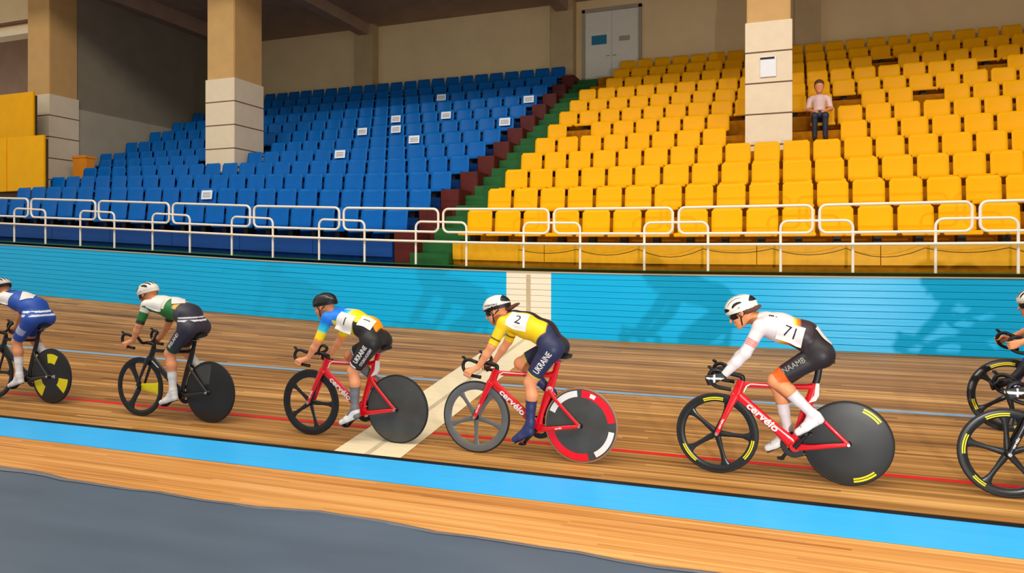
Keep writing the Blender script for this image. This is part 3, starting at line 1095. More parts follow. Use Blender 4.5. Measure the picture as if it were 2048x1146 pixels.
    if cfg.get('emblem'):
        MB().sector((-.218, .0, .63), .024, .030, 0, 2 * PI, .0185, n=28).build('emblem_ring', M['decal_white'], frame_o, smooth=False)
        text('8', .06, (-.218, .018, .63), (-1, 0, 0), (0, 1, 0), M['decal_white'], frame_o, name='emblem_mark', bold=.001)
    return e


# ================================================================== RIDERS
def sdf_surface(prims, h, pad=.03):
    A = np.array([p['a'] for p in prims]); B_ = np.array([p['b'] for p in prims])
    R = np.array([max(p['ra'], p['rb']) * max(1, p.get('ys', 1)) for p in prims])
    lo = np.minimum(A, B_).min(0) - R.max() - pad
    hi = np.maximum(A, B_).max(0) + R.max() + pad
    n = np.ceil((hi - lo) / h).astype(int) + 1
    ax = [lo[i] + h * np.arange(n[i]) for i in range(3)]
    D = np.full(n, .08, dtype=np.float32)
    for p in prims:
        a, b = np.array(p['a'], float), np.array(p['b'], float)
        k = p.get('k', .03)
        ys = p.get('ys', 1.0)
        r = max(p['ra'], p['rb'])
        m_ = r + k + 2 * h + .02
        mn = np.minimum(a, b) - m_; mx_ = np.maximum(a, b) + m_
        mn[1] -= r * (ys - 1) * 1.2 + .0; mx_[1] += r * (ys - 1) * 1.2
        i0 = np.maximum(0, np.floor((mn - lo) / h).astype(int)); i1 = np.minimum(n, np.ceil((mx_ - lo) / h).astype(int) + 1)
        sl = tuple(slice(i0[i], i1[i]) for i in range(3))
        X = ax[0][sl[0]][:, None, None]; Y = ax[1][sl[1]][None, :, None]; Z = ax[2][sl[2]][None, None, :]
        d = prim_dist(p, X, Y, Z)[0].astype(np.float32)
        cur = D[sl]
        hh = np.clip(.5 + .5 * (cur - d) / k, 0, 1)
        D[sl] = cur * (1 - hh) + d * hh - k * hh * (1 - hh)
    ins = D < 0
    c = ins[:-1, :-1, :-1]
    cnt = np.zeros(c.shape, np.int8)
    for dx in (0, 1):
        for dy in (0, 1):
            for dz in (0, 1):
                cnt += ins[dx:dx + c.shape[0], dy:dy + c.shape[1], dz:dz + c.shape[2]]
    act = (cnt > 0) & (cnt < 8)
    idx = np.argwhere(act)
    acc = np.zeros((len(idx), 3)); num = np.zeros(len(idx))
    cor = [(0, 0, 0), (1, 0, 0), (0, 1, 0), (1, 1, 0), (0, 0, 1), (1, 0, 1), (0, 1, 1), (1, 1, 1)]
    val = [D[idx[:, 0] + q[0], idx[:, 1] + q[1], idx[:, 2] + q[2]] for q in cor]
    for i in range(8):
        for j in range(i + 1, 8):
            if sum(abs(cor[i][t] - cor[j][t]) for t in range(3)) != 1: continue
            cr = (val[i] < 0) != (val[j] < 0)
            t = np.where(cr, val[i] / np.where(cr, val[i] - val[j], 1), 0)
            pt = np.array(cor[i])[None] + t[:, None] * (np.array(cor[j]) - np.array(cor[i]))[None]
            acc += pt * cr[:, None]; num += cr
    V = lo + h * (idx + acc / num[:, None])
    vid = -np.ones(act.shape, int)
    vid[tuple(idx.T)] = np.arange(len(idx))
    quads = []
    for axn in range(3):
        s0 = [slice(None)] * 3; s1 = [slice(None)] * 3
        s0[axn] = slice(0, -1); s1[axn] = slice(1, None)
        a = ins[tuple(s0)]; b = ins[tuple(s1)]
        e_ = np.argwhere(a != b)
        o1, o2 = [(1, 2), (2, 0), (0, 1)][axn]
        ok = (e_[:, o1] > 0) & (e_[:, o2] > 0) & (e_[:, o1] < act.shape[o1]) & (e_[:, o2] < act.shape[o2])
        e_ = e_[ok]
        fl = a[tuple(e_.T)]
        d1 = np.zeros(3, int); d1[o1] = 1
        d2 = np.zeros(3, int); d2[o2] = 1
        q = np.stack([vid[tuple((e_ - d1 - d2).T)], vid[tuple((e_ - d2).T)], vid[tuple(e_.T)], vid[tuple((e_ - d1).T)]], 1)
        q[~fl] = q[~fl][:, ::-1]
        quads.append(q)
    Q = np.concatenate(quads)
    # two light smoothing passes
    for _ in range(2):
        s_ = np.zeros_like(V); nn = np.zeros(len(V))
        for i in range(4):
            a, b = Q[:, i], Q[:, (i + 1) % 4]
            np.add.at(s_, a, V[b]); np.add.at(nn, a, 1)
            np.add.at(s_, b, V[a]); np.add.at(nn, b, 1)
        V = V * .5 + .5 * s_ / nn[:, None]
    return V, Q


def prim_dist(p, X, Y, Z):
    a, b = p['a'], p['b']
    ys = p.get('ys', 1.0)
    dx, dy, dz = b[0] - a[0], (b[1] - a[1]) / ys, b[2] - a[2]
    L2 = dx * dx + dy * dy + dz * dz + 1e-12
    px_, py_, pz_ = X - a[0], (Y - a[1]) / ys, Z - a[2]
    tr = (px_ * dx + py_ * dy + pz_ * dz) / L2
    t = np.clip(tr, 0, 1)
    r = p['ra'] + (p['rb'] - p['ra']) * t
    d = np.sqrt((px_ - t * dx) ** 2 + (py_ - t * dy) ** 2 + (pz_ - t * dz) ** 2) - r
    return d, tr


def classify(prims, V):
    best = np.full(len(V), 9.0); pid = np.zeros(len(V), int); tt = np.zeros(len(V))
    for i, p in enumerate(prims):
        d, tr = prim_dist(p, V[:, 0], V[:, 1], V[:, 2])
        m_ = d < best
        best[m_] = d[m_]; pid[m_] = i; tt[m_] = tr[m_]
    parts = np.array([p['part'] for p in prims])[pid]
    t0 = np.array([p.get('t0', 0.0) for p in prims])[pid]
    t1 = np.array([p.get('t1', 1.0) for p in prims])[pid]
    return parts, t0 + (t1 - t0) * tt


def dyed(name, V, Q, colors, m, parent):
    me = bpy.data.meshes.new(name)
    me.vertices.add(len(V)); me.vertices.foreach_set('co', np.asarray(V, np.float32).ravel())
    me.loops.add(len(Q) * 4); me.loops.foreach_set('vertex_index', np.asarray(Q, np.int32).ravel())
    me.polygons.add(len(Q))
    me.polygons.foreach_set('loop_start', np.arange(0, len(Q) * 4, 4, dtype=np.int32))
    me.polygons.foreach_set('loop_total', np.full(len(Q), 4, np.int32))
    me.polygons.foreach_set('use_smooth', np.ones(len(Q), bool))
    me.update(calc_edges=True)
    at = me.attributes.new('dye', 'FLOAT_COLOR', 'POINT')
    c4 = np.ones((len(V), 4), np.float32); c4[:, :3] = colors
    at.data.foreach_set('color', c4.ravel())
    return add(name, me, m, parent)


def normals_of(V, Q):
    N = np.zeros_like(V)
    fn = np.cross(V[Q[:, 2]] - V[Q[:, 0]], V[Q[:, 3]] - V[Q[:, 1]])
    for i in range(4): np.add.at(N, Q[:, i], fn)
    return N / (np.linalg.norm(N, axis=1)[:, None] + 1e-12)


def shell(name, V, Q, Nrm, parts, tt, limbs, sel, off, colf, m, parent, h=.006):
    """offset piece of the body surface: sel maps part -> (tmin, tmax)"""
    keep = np.zeros(len(V), bool)
    P = V + Nrm * off
    for part, (t0, t1) in sel.items():
        m_ = parts == part
        if part in limbs:
            a, b = limbs[part]
            L_ = np.linalg.norm(b - a); mg = 1.6 * h / L_
            keep |= m_ & (tt > t0 - mg) & (tt < t1 + mg)
            hi_ = m_ & (tt > t1) & (tt < t1 + mg * 1.01); lo_ = m_ & (tt < t0) & (tt > t0 - mg * 1.01)
            P[hi_] += (t1 - tt[hi_])[:, None] * (b - a)[None]
            P[lo_] += (t0 - tt[lo_])[:, None] * (b - a)[None]
        else:
            keep |= m_
    fk = keep[Q].all(1)
    q = Q[fk]
    u, inv = np.unique(q.ravel(), return_inverse=True)
    Vn = P[u]
    col = colf(V[u], Nrm[u], parts[u], tt[u])
    return dyed(name, Vn, inv.reshape(-1, 4), col, m, parent)


def ik(a, b, l1, l2, pole):
    a, b = Vector(a), Vector(b)
    d = (b - a).length
    d_ = min(d, (l1 + l2) * .999)
    n = (b - a).normalized()
    x = (l1 * l1 - l2 * l2 + d_ * d_) / (2 * d_)
    hgt = math.sqrt(max(0, l1 * l1 - x * x))
    pl = Vector(pole); pl = (pl - n * pl.dot(n)).normalized()
    return a + n * x + pl * hgt


SKIN = np.array(rgb(226, 150, 104))
C = lambda r, g, b: np.array(rgb(r, g, b))


def smooth(x, a, b):
    t = np.clip((x - a) / (b - a), 0, 1)
    return t * t * (3 - 2 * t)


def mixc(c0, c1, t):
    return c0 * (1 - t[:, None]) + c1 * t[:, None]


class Proj:
    def __init__(self, obj):
        me = obj.data
        self.t = BVHTree.FromPolygons([v.co.copy() for v in me.vertices], [tuple(p.vertices) for p in me.polygons])

    def hit(self, p, n):
        r = self.t.ray_cast(Vector(p) + Vector(n) * .35, -Vector(n), .7)
        return r[0]


def cloth_patch(pr, center, n, xdir, w, h, m, parent, name, off=.004, g=14):
    n = Vector(n).normalized()
    F = frame_matrix(center, xdir, n)
    x, y = F.col[0].xyz, F.col[1].xyz
    grid = {}
    base = pr.hit(center, n)
    base_d = (base - Vector(center)).dot(n) if base else 0
    for i in range(g + 1):
        for j in range(g + 1):
            p = Vector(center) + x * (w * (i / g - .5)) + y * (h * (j / g - .5))
            ht = pr.hit(p, n)
            dd = (ht - p).dot(n) if ht else base_d - .04
            grid[i, j] = (p, max(dd, base_d - .07))
    # relax so the cloth spans hollows
    for _ in range(4):
        ng = {}
        for (i, j), (p, d) in grid.items():
            nb = [grid[q][1] for q in ((i - 1, j), (i + 1, j), (i, j - 1), (i, j + 1)) if q in grid]
            ng[i, j] = (p, max(d, sum(nb) / len(nb)))
        grid = ng
    v, f = [], []
    for s_ in (0, 1):
        for i in range(g + 1):
            for j in range(g + 1):
                p, d = grid[i, j]
                v.append(tuple(p + n * (d + off - .0015 * s_)))
    G = (g + 1) ** 2
    for i in range(g):
        for j in range(g):
            a = i * (g + 1) + j
            f.append((a, a + g + 1, a + g + 2, a + 1))
            f.append((G + a, G + a + 1, G + a + g + 2, G + a + g + 1))
    return add(name, mesh_from(name, v, f), m, parent)


def cloth_text(pr, body, size, center, n, xdir, m, parent, off=.006, bold=0.0, width=None, name='lettering', shear=0.0):
    me = text_mesh(body, size, extrude=0.0, font_bold=bold, shear=shear)
    if width:
        xs = [v.co.x for v in me.vertices]
        me.transform(Matrix.Diagonal((width / (max(xs) - min(xs)), 1, 1, 1)))
    bm = bmesh.new(); bm.from_mesh(me)
    for _ in range(3):
        bmesh.ops.triangulate(bm, faces=bm.faces)
        ed = [e_ for e_ in bm.edges if e_.calc_length() > .014]
        if not ed: break
        bmesh.ops.subdivide_edges(bm, edges=ed, cuts=1)
    F = frame_matrix(center, xdir, n)
    n = F.col[2].xyz
    for v_ in bm.verts:
        p = F @ v_.co
        ht = pr.hit(p, n)
        v_.co = (ht if ht else p) + n * off
    bm.to_mesh(me); bm.free()
    return add(name, me, m, parent)


def helmet(root, Cn, fw, up, style):
    Lt = Vector((0, 1, 0))
    Fm = Matrix(((fw.x, 0, up.x, Cn.x), (fw.y, 1, up.y, Cn.y), (fw.z, 0, up.z, Cn.z), (0, 0, 0, 1)))
    af, ar, b, hgt, zr, xc = .124, .150, .097, .106, .038, -.004

    def pt(th, s_, k=1.0):
        c = math.sqrt(max(0, 1 - s_ * s_))
        cx, cz = math.cos(th), math.sin(th)
        a = af if cx > 0 else ar
        zz = cz
        return Vector((xc + k * a * cx * c, k * b * s_, zr + k * hgt * zz * c))

    def grid_patch(th0, th1, s0, s1, k0, k1, nt=14, ns=12, round_=False):
        q = MB()
        for kk in (k1, k0):
            for i in range(nt + 1):
                for j in range(ns + 1):
                    u, w_ = i / nt, j / ns
                    if round_:
                        hw = math.sqrt(max(0, 1 - (2 * u - 1) ** 2)) * .98 + .02
                        w_ = .5 + (w_ - .5) * hw
                    q.v.append(tuple(Fm @ pt(th0 + (th1 - th0) * u, s0 + (s1 - s0) * w_, kk)))
        n1 = (nt + 1) * (ns + 1)
        for i in range(nt):
            for j in range(ns):
                a = i * (ns + 1) + j
                q.f.append((a, a + ns + 1, a + ns + 2, a + 1))
                q.f.append((n1 + a, n1 + a + 1, n1 + a + ns + 2, n1 + a + ns + 1))
        ring = [i * (ns + 1) for i in range(nt + 1)] + [nt * (ns + 1) + j for j in range(1, ns + 1)] + [i * (ns + 1) + ns for i in range(nt - 1, -1, -1)] + [j for j in range(ns - 1, 0, -1)]
        for i in range(len(ring)):
            a, c = ring[i], ring[(i + 1) % len(ring)]
            q.f.append((a, c, n1 + c, n1 + a))
        return q

    shellm = M[{'white': 'helm_white', 'black': 'helm_black', 'grey': 'helm_grey', 'aero': 'helm_white', 'striped': 'helm_white'}[style]]
    h_ = grid_patch(0, PI, -.995, .995, .93, 1.0, 26, 20).build('helmet', shellm, root)
    # lower band round the head
    q = MB()
    n = 40
    for k in range(n):
        a = 2 * PI * k / n
        cx, sx = math.cos(a), math.sin(a)
        A_ = af if cx > 0 else ar
        dr = .010 + .024 * (1 - cx) / 2 + .004 * abs(sx)
        for (kk, dz) in ((1.0, .004), (.97, -dr), (.90, -dr), (.93, .004)):
            q.v.append(tuple(Fm @ Vector((xc + kk * A_ * cx, kk * b * sx, zr + dz))))
    for k in range(n):
        k2 = (k + 1) % n
        for j in range(4):
            j2 = (j + 1) % 4
            q.f.append((k * 4 + j, k * 4 + j2, k2 * 4 + j2, k2 * 4 + j))
    q.build('rim', M['helm_in'] if style in ('aero', 'black', 'grey') else shellm, h_)
    vents = []
    if style == 'aero':
        vents = [(math.radians(128), math.radians(176), -.72, .72, 1.012), (math.radians(22), math.radians(58), -.42, -.34, 1.008), (math.radians(22), math.radians(58), .34, .42, 1.008),
                 (math.radians(70), math.radians(104), .22, .30, 1.006)]
    elif style == 'striped':
        R_ = math.radians
        for m_ in (1, -1):
            vents += [(R_(6), R_(26), *sorted((m_ * .12, m_ * .78)), 1.012), (R_(28), R_(128), *sorted((m_ * .85, m_ * .94)), 1.012),
                      (R_(34), R_(118), *sorted((m_ * .60, m_ * .645)), 1.008), (R_(40), R_(128), *sorted((m_ * .28, m_ * .32)), 1.008)]
        vents += [(R_(142), R_(176), -.72, .72, 1.012)]
    else:
        for s_ in (-.78, -.48, -.16, .16, .48, .78):
            vents.append((math.radians(18), math.radians(72), s_ - .07, s_ + .07, 1.012))
            vents.append((math.radians(92), math.radians(158), s_ - .08, s_ + .08, 1.012))
    for (t0, t1, s0, s1, k1) in vents:
        grid_patch(t0, t1, s0, s1, .97, k1, 10, 6, True).build('vent', M['helm_in'], h_)
    if style == 'aero':
        me = text_mesh('ASTRATON S', .021, font_bold=.0005)
        me.transform(frame_matrix(tuple(Fm @ Vector((.0, b * .985, zr + .022))), -fw - up * .12, Vector((0, 1, .25))))
        add('lettering', me, M['helm_in'], h_)
    # straps
    for s_ in (1, -1):
        P = [Fm @ Vector((.03, s_ * .086, .03)), Fm @ Vector((.012, s_ * .082, -.03)), Fm @ Vector((.03, s_ * .06, -.085)), Fm @ Vector((.045, 0, -.118))]
        MB().tube(P, .005, .002, 6).build('chin_strap', M['black'], h_)
        P = [Fm @ Vector((-.06, s_ * .084, .0)), Fm @ Vector((.012, s_ * .082, -.035))]
        MB().tube(P, .005, .002, 6).build('chin_strap', M['black'], h_)
    return h_, Fm


def rider(cfg):
    root = empty('person', (cfg['X'], cfg['Y'], track_z(cfg['X'], cfg['Y'])), PI)
    tag(root, cfg['rider_label'], 'person', 'racing cyclists')
    J = cfg['J']
    V3 = lambda p: np.array(p, float)
    pr = []

    def cap(a, b, ra, rb, part, k=.03, ys=1.0, t0=0.0, t1=1.0):
        pr.append(dict(a=tuple(a), b=tuple(b), ra=ra, rb=rb, part=part, k=k, ys=ys, t0=t0, t1=t1))

    g = cfg.get('girth', 1.0)
    # trunk
    sp = J['spine']
    for i in range(len(sp) - 1):
        x0, z0, r0, y0 = sp[i]; x1, z1, r1, y1 = sp[i + 1]
        cap((x0, 0, z0), (x1, 0, z1), r0 * g, r1 * g, 'pelvis' if i == 0 else 'torso', .05, (y0 + y1) / 2)
    limbs = {}
    legs = {}
    L1 = np.linalg.norm(V3(J['knee']) - V3(J['hip'])); L2 = np.linalg.norm(V3(J['ankle']) - V3(J['knee']))
    ca = math.radians(cfg['crank'])
    pedL = Vector((BBP[0] + .168 * math.cos(ca), .1, BBP[2] + .168 * math.sin(ca)))
    pedR = Vector((BBP[0] - .168 * math.cos(ca), -.1, BBP[2] - .168 * math.sin(ca)))
    for sd, s_ in (('L', 1), ('R', -1)):
        hip = V3(J['hip']) * [1, s_, 1]
        if sd == 'L':
            knee, ank, heel, toe = V3(J['knee']), V3(J['ankle']), V3(J['heel']), V3(J['toe'])
        elif 'ankleR' in J:
            knee, ank, heel, toe = V3(J['kneeR']), V3(J['ankleR']), V3(J['heelR']), V3(J['toeR'])
        else:
            fp = math.radians(J.get('pitchR', -20))
            fd = np.array([math.cos(fp), 0, math.sin(fp)]); ud = np.array([-math.sin(fp), 0, math.cos(fp)])
            ball = V3(pedR) + ud * .014
            toe = ball + fd * .085; heel = ball - fd * .165; ank = heel + fd * .055 + ud * .10
            knee = V3(ik(hip, ank, L1, L2, (1, -.05, .25)))
        thighdir = knee - hip
        cap(hip, knee, .088 * g, .056 * g, 'thigh' + sd, .03)
        cap(hip + [-.005, 0, -.005], hip + [.03, 0, .02], .088 * g, .084 * g, 'pelvis', .05)
        cap(hip + thighdir * .35 + [.012, 0, .012], hip + thighdir * .75 + [.008, 0, .008], .07 * g, .06 * g, 'thigh' + sd, .02, 1, .35, .75)
        shd = ank - knee
        back = np.array([shd[2], 0, -shd[0]]); back = back / np.linalg.norm(back)
        if back[0] > 0: back = -back
        cap(knee, knee + shd * .32 + back * .016, .052 * g, .054 * g, 'shank' + sd, .02, 1, 0, .32)
        cap(knee + shd * .32 + back * .016, knee + shd * .62 + back * .006, .054 * g, .04 * g, 'shank' + sd, .02, 1, .32, .62)
        cap(knee + shd * .62 + back * .006, ank, .04 * g, .034, 'shank' + sd, .02, 1, .62, 1)
        fd = (toe - heel) / np.linalg.norm(toe - heel); ud = np.array([-fd[2], 0, fd[0]])
        hc, tc = heel + fd * .035 + ud * .034, toe - fd * .035 + ud * .026
        cap(ank, hc, .034, .03, 'foot' + sd, .02)
        cap(ank, hc * .35 + tc * .65, .032, .03, 'foot' + sd, .02)
        cap(hc, tc, .03, .026, 'foot' + sd, .02)
        limbs['thigh' + sd] = (hip, knee); limbs['shank' + sd] = (knee, ank)
        legs[sd] = (hip, knee, ank, heel, toe, hc, tc, fd, ud)
    # arms and hands
    for sd, s_ in (('L', 1), ('R', -1)):
        shl, elb, wri = [V3(J[n_]) * [1, s_, 1] for n_ in ('shoulder', 'elbow', 'wrist')]
        if s_ < 0 and 'elbowR' in J: elb = V3(J['elbowR'])
        cap(shl + [-.06, -s_ * .05, .0], shl, .07 * g, .056 * g, 'torso', .04)
        cap(shl, elb, .052 * g, .039 * g, 'uarm' + sd, .025)
        cap(elb, elb * .6 + wri * .4, .039 * g, .037 * g, 'farm' + sd, .02, 1, 0, .4)
        cap(elb * .6 + wri * .4, wri, .037 * g, .025, 'farm' + sd, .02, 1, .4, 1)
        limbs['uarm' + sd] = (shl, elb); limbs['farm' + sd] = (elb, wri)
        G = Vector(J['grip']); G.y *= s_
        bd = Vector(J['gripdir']).normalized()
        w = Vector(wri)
        p_ = (w - G); p_ = (p_ - bd * p_.dot(bd)).normalized()
        q_ = Vector((0, s_, 0)); q_ = (q_ - bd * q_.dot(bd)); q_ = (q_ - p_ * q_.dot(p_)).normalized()

        def ring(off, ang, r_):
            a = math.radians(ang)
            return V3(G + bd * off + p_ * (r_ * math.cos(a)) + q_ * (r_ * math.sin(a)))
        palm0 = wri + (V3(G) - wri) * .12
        for o_ in (-.024, 0.0, .024):
            cap(palm0, ring(o_, 50, .034), .022, .0155, 'hand' + sd, .012)
        lens_ = [.85, 1.0, .95, .8]
        for fi in range(4):
            o_ = (fi - 1.5) * .0195
            a0 = 55
            angs = [a0, a0 + 62 * lens_[fi], a0 + 118 * lens_[fi], a0 + 165 * lens_[fi]]
            rad = [.031, .0275, .0255, .0245]
            rr = [.0105, .0098, .009, .0078]
            for z in range(3):
                cap(ring(o_, angs[z], rad[z]), ring(o_, angs[z + 1], rad[z + 1]), rr[z], rr[z + 1], 'hand' + sd, .003)
        tb = palm0 * .45 + ring(-.03, 0, .03) * .55
        t1_, t2_, t3_ = ring(-.032, -25, .034), ring(-.018, -75, .029), ring(-.006, -115, .026)
        cap(tb, t1_, .015, .0115, 'hand' + sd, .008); cap(t1_, t2_, .0112, .010, 'hand' + sd, .003); cap(t2_, t3_, .010, .0085, 'hand' + sd, .003)
    # neck and head
    Cn = Vector(J['head'])
    ph = math.radians(J.get('pitch', 18))
    fw = Vector((math.cos(ph), 0, -math.sin(ph))); up = Vector((math.sin(ph), 0, math.cos(ph)))
    H = lambda x, y, z: V3(Cn + fw * x + Vector((0, y, 0)) + up * z)
    nb = V3((sp[-1][0] + .03, 0, sp[-1][1] + .035))
    cap(nb, H(-.03, 0, -.055), .062, .052, 'neck', .03)
    limbs['neck'] = (nb, H(-.03, 0, -.055))
    cap(H(-.025, 0, .03), H(.02, 0, .035), .086, .08, 'head', .02, .92)
    cap(H(.02, 0, -.01), H(.035, 0, -.055), .066, .05, 'head', .03, .95)
    cap(H(.05, 0, -.085), H(.062, 0, -.098), .034, .024, 'head', .03, 1.2)
    cap(H(.092, 0, .0), H(.112, 0, -.036), .009, .0125, 'head', .012)
    cap(H(.078, -.028, .016), H(.078, .028, .016), .018, .018, 'head', .02)
    cap(H(.088, -.014, -.066), H(.088, .014, -.066), .0095, .0095, 'head', .008)
    for s_ in (1, -1):
        cap(H(.055, s_ * .045, -.03), H(.06, s_ * .04, -.03), .022, .022, 'head', .03)
        cap(H(-.012, s_ * .08, .012), H(-.004, s_ * .078, -.026), .014, .009, 'head', .006)
    hstep = cfg.get('h', .0065)
    V, Q = sdf_surface(pr, hstep)
    Nrm = normals_of(V, Q)
    parts, tt = classify(pr, V)
    sk = np.tile(cfg.get('skin', SKIN), (len(V), 1))
    lip = np.linalg.norm(V - H(.097, 0, -.066)[None], axis=1) < .017
    sk[lip] = C(176, 84, 74)
    body = dyed('body', V, Q, sk, M['skin'], root)
    # garments
    sel = {'torso': 0, 'pelvis': 0}
    sel = {'torso': (0, 1), 'pelvis': (0, 1), 'neck': (-1, cfg.get('collar', .42))}
    for sd in 'LR':
        sel['thigh' + sd] = (-1, cfg.get('hem', .8))
        if cfg.get('long'):
            sel['uarm' + sd] = (-1, 2); sel['farm' + sd] = (-1, .95)
        else:
            sel['uarm' + sd] = (-1, cfg.get('sleeve', .9))
    lim2 = {k: v_ for k, v_ in limbs.items() if not (cfg.get('long') and k.startswith('uarm'))}
    suit = shell('skinsuit', V, Q, Nrm, parts, tt, lim2, sel, .0045, cfg['suit'], M['cloth'], root, hstep)
    for sd in 'LR':
        sc = cfg.get('sock', (.5, C(235, 230, 228)))
        shell('sock', V, Q, Nrm, parts, tt, limbs, {'shank' + sd: (sc[0], 2), 'foot' + sd: (-9, 9)}, .004, lambda v, n, p, t: np.tile(sc[1], (len(v), 1)), M['cloth'], root, hstep)
        if cfg.get('glove') is not None:
            gc = cfg['glove']

            def gf(v, n, p, t):
                c_ = np.tile(gc, (len(v), 1))
                cen = v.mean(0)
                sg = 1 if sd == 'L' else -1
                c_[(n[:, 1] * sg > .6) & (np.abs(v[:, 2] - cen[2]) < .008)] = C(226, 222, 220)
                c_[(n[:, 1] * sg > .6) & (np.abs(v[:, 0] - cen[0]) < .007) & (np.abs(v[:, 2] - cen[2]) < .03)] = C(226, 222, 220)
                return c_
            shell('glove', V, Q, Nrm, parts, tt, limbs, {'hand' + sd: (-9, 9), 'farm' + sd: (.93, 9)}, .003, gf, M['cloth'], root, hstep)
        # shoes
        hip, knee, ank, heel, toe, hc, tc, fd, ud = legs[sd]
        ps = []
        S_ = lambda a, b, ra, rb, k=.02, ys=1.0: ps.append(dict(a=tuple(a), b=tuple(b), ra=ra, rb=rb, part='shoe', k=k, ys=ys))
        mid = hc * .38 + tc * .62
        S_(hc, mid, .037, .036, .02, .95); S_(mid, tc, .038, .031, .02, 1.12); S_(hc + ud * .035, ank * .8 + hc * .2 + ud * .01, .037, .037, .02)
        S_(ank * .7 + hc * .3, mid + ud * .005, .038, .033, .02)
        if cfg.get('overshoe'):
            S_(ank, ank + (knee - ank) * .34, .04, .042, .02)
        Vs, Qs = sdf_surface(ps, .006)
        hgt = (Vs - hc[None]) @ ud
        low = -.030
        Vs[hgt < low] += ((low - hgt[hgt < low]))[:, None] * ud[None]
        me = mesh_from('shoe', Vs, Qs)
        sh_ = add('shoe', me, M[cfg.get('shoe', 'shoe_white')], root)
        so = hc - ud * .031
        st = tc - ud * .031
        MB().tube([so - fd * .03, so, (so + st) / 2, st, st + fd * .022], [.004] * 5, [.018, .03, .03, .038, .02], 10, (0, 1, 0)).build('sole', M['sole'], sh_)
        if not cfg.get('overshoe'):
            for z_ in (.45, .62, .78):
                c_ = hc * (1 - z_) + tc * z_ + ud * (.036 - .012 * (z_ - .45))
                MB().tube([c_ + np.array([0, -.032, 0]) - ud * .012, c_ + np.array([0, -.018, 0]) + ud * .004, c_ + np.array([0, .018, 0]) + ud * .004, c_ + np.array([0, .032, 0]) - ud * .012], .006, .0025, 6).build('strap', M['disc_pale'], sh_)
    # helmet, glasses, eyes, hair
    hm, Fm = helmet(root, Cn, fw, up, cfg['helmet'])
    if cfg.get('glasses', True):
        q = MB()
        n = 16
        for i in range(n + 1):
            a = math.radians(-78 + 156 * i / n)
            for (k_, z_) in ((1.0, .018), (1.02, -.004), (.985, -.03 + .012 * math.cos(a) ** 8)):
                q.v.append(tuple(Fm @ Vector((.012 + .092 * k_ * math.cos(a), .083 * k_ * math.sin(a), z_))))
        for i in range(n):
            for j in range(2):
                q.f.append((i * 3 + j, i * 3 + j + 1, (i + 1) * 3 + j + 1, (i + 1) * 3 + j))
        gl = q.build('sunglasses', M['lens'], root)
        md = gl.modifiers.new('thick', 'SOLIDIFY'); md.thickness = .002
        for s_ in (1, -1):
            MB().tube([Fm @ Vector((.03, s_ * .082, .012)), Fm @ Vector((-.03, s_ * .088, .01))], .0035, .002, 6).build('temple', M['black'], gl)
    for s_ in (1, -1):
        p_ = Fm @ Vector((.084, s_ * .03, -.002))
        MB().ball(p_, .0105).build('eye', M['eye'], root)
    if cfg.get('hair') == 'ponytail':
        P = [Fm @ Vector(t_) for t_ in ((-.09, 0, .0), (-.14, .012, -.015), (-.20, .022, -.005), (-.25, .03, .0))]
        MB().tube(bez(P, 4), [.03, .026, .022, .02, .02, .02, .02, .018, .017, .016, .013, .01, .005], None, 10).build('hair', M['hair_brown'], root)
    elif cfg.get('hair') == 'short':
        ph_ = []
        for y_ in (-.055, -.02, .02, .055):
            ph_ += [dict(a=tuple(H(-.045, y_ * 1.15, .0)), b=tuple(H(-.115, y_ * .7, -.012)), ra=.03, rb=.026, part='h', k=.008),
                    dict(a=tuple(H(-.115, y_ * .7, -.012)), b=tuple(H(-.165, y_ * .9, -.002 - .3 * abs(y_))), ra=.024, rb=.006, part='h', k=.008)]
        Vs, Qs = sdf_surface(ph_, .006)
        add('hair', mesh_from('hair', Vs, Qs), M['hair_brown'], root)
    # bibs and lettering
    P_ = Proj(suit)
    for b in cfg.get('bibs', ()):
        pb = cloth_patch(P_, b['c'], b['n'], b['x'], b['w'], b['h'], M['decal_white'], root, 'number_bib')
        pp = Proj(pb)
        if b.get('t'):
            cloth_text(pp, b['t'], b['s'], b['c'], b['n'], b['x'], M['black'], pb, off=.002, name='number')
        if b.get('line'):
            F = frame_matrix(b['c'], b['x'], b['n'])
            cc = Vector(b['c']) - F.col[1].xyz * b['h'] * .36
            cloth_text(pp, b['line'], .018, cc, b['n'], b['x'], M['disc_pale'], pb, off=.002, name='print_line')
    for t_ in cfg.get('texts', ()):
        cloth_text(P_, t_['t'], t_['s'], t_['c'], t_['n'], t_['x'], M[t_.get('m', 'decal_white')], suit, off=.002, bold=t_.get('b', .001), width=t_.get('w'), shear=t_.get('sh', 0))
    return root


# ================================================================== THE BUNCH
def base(n, c):
    return np.tile(c, (n, 1))


def backness(n):
    return n @ np.array([-.36, 0, .93])


def put(c, sd, col, w=.005):
    """lay a dye where the signed distance sd (metres) is positive"""
    a = np.clip(.5 + sd / (2 * w), 0, 1)
    if not hasattr(sd, '__len__'): a = np.full(len(c), a)
    return c * (1 - a[:, None]) + np.asarray(col)[None] * a[:, None]


def starts(p, s):
    return np.char.startswith(p.astype(str), s)


AND = np.minimum


def isp(m):
    return np.where(m, 1.0, -1.0)


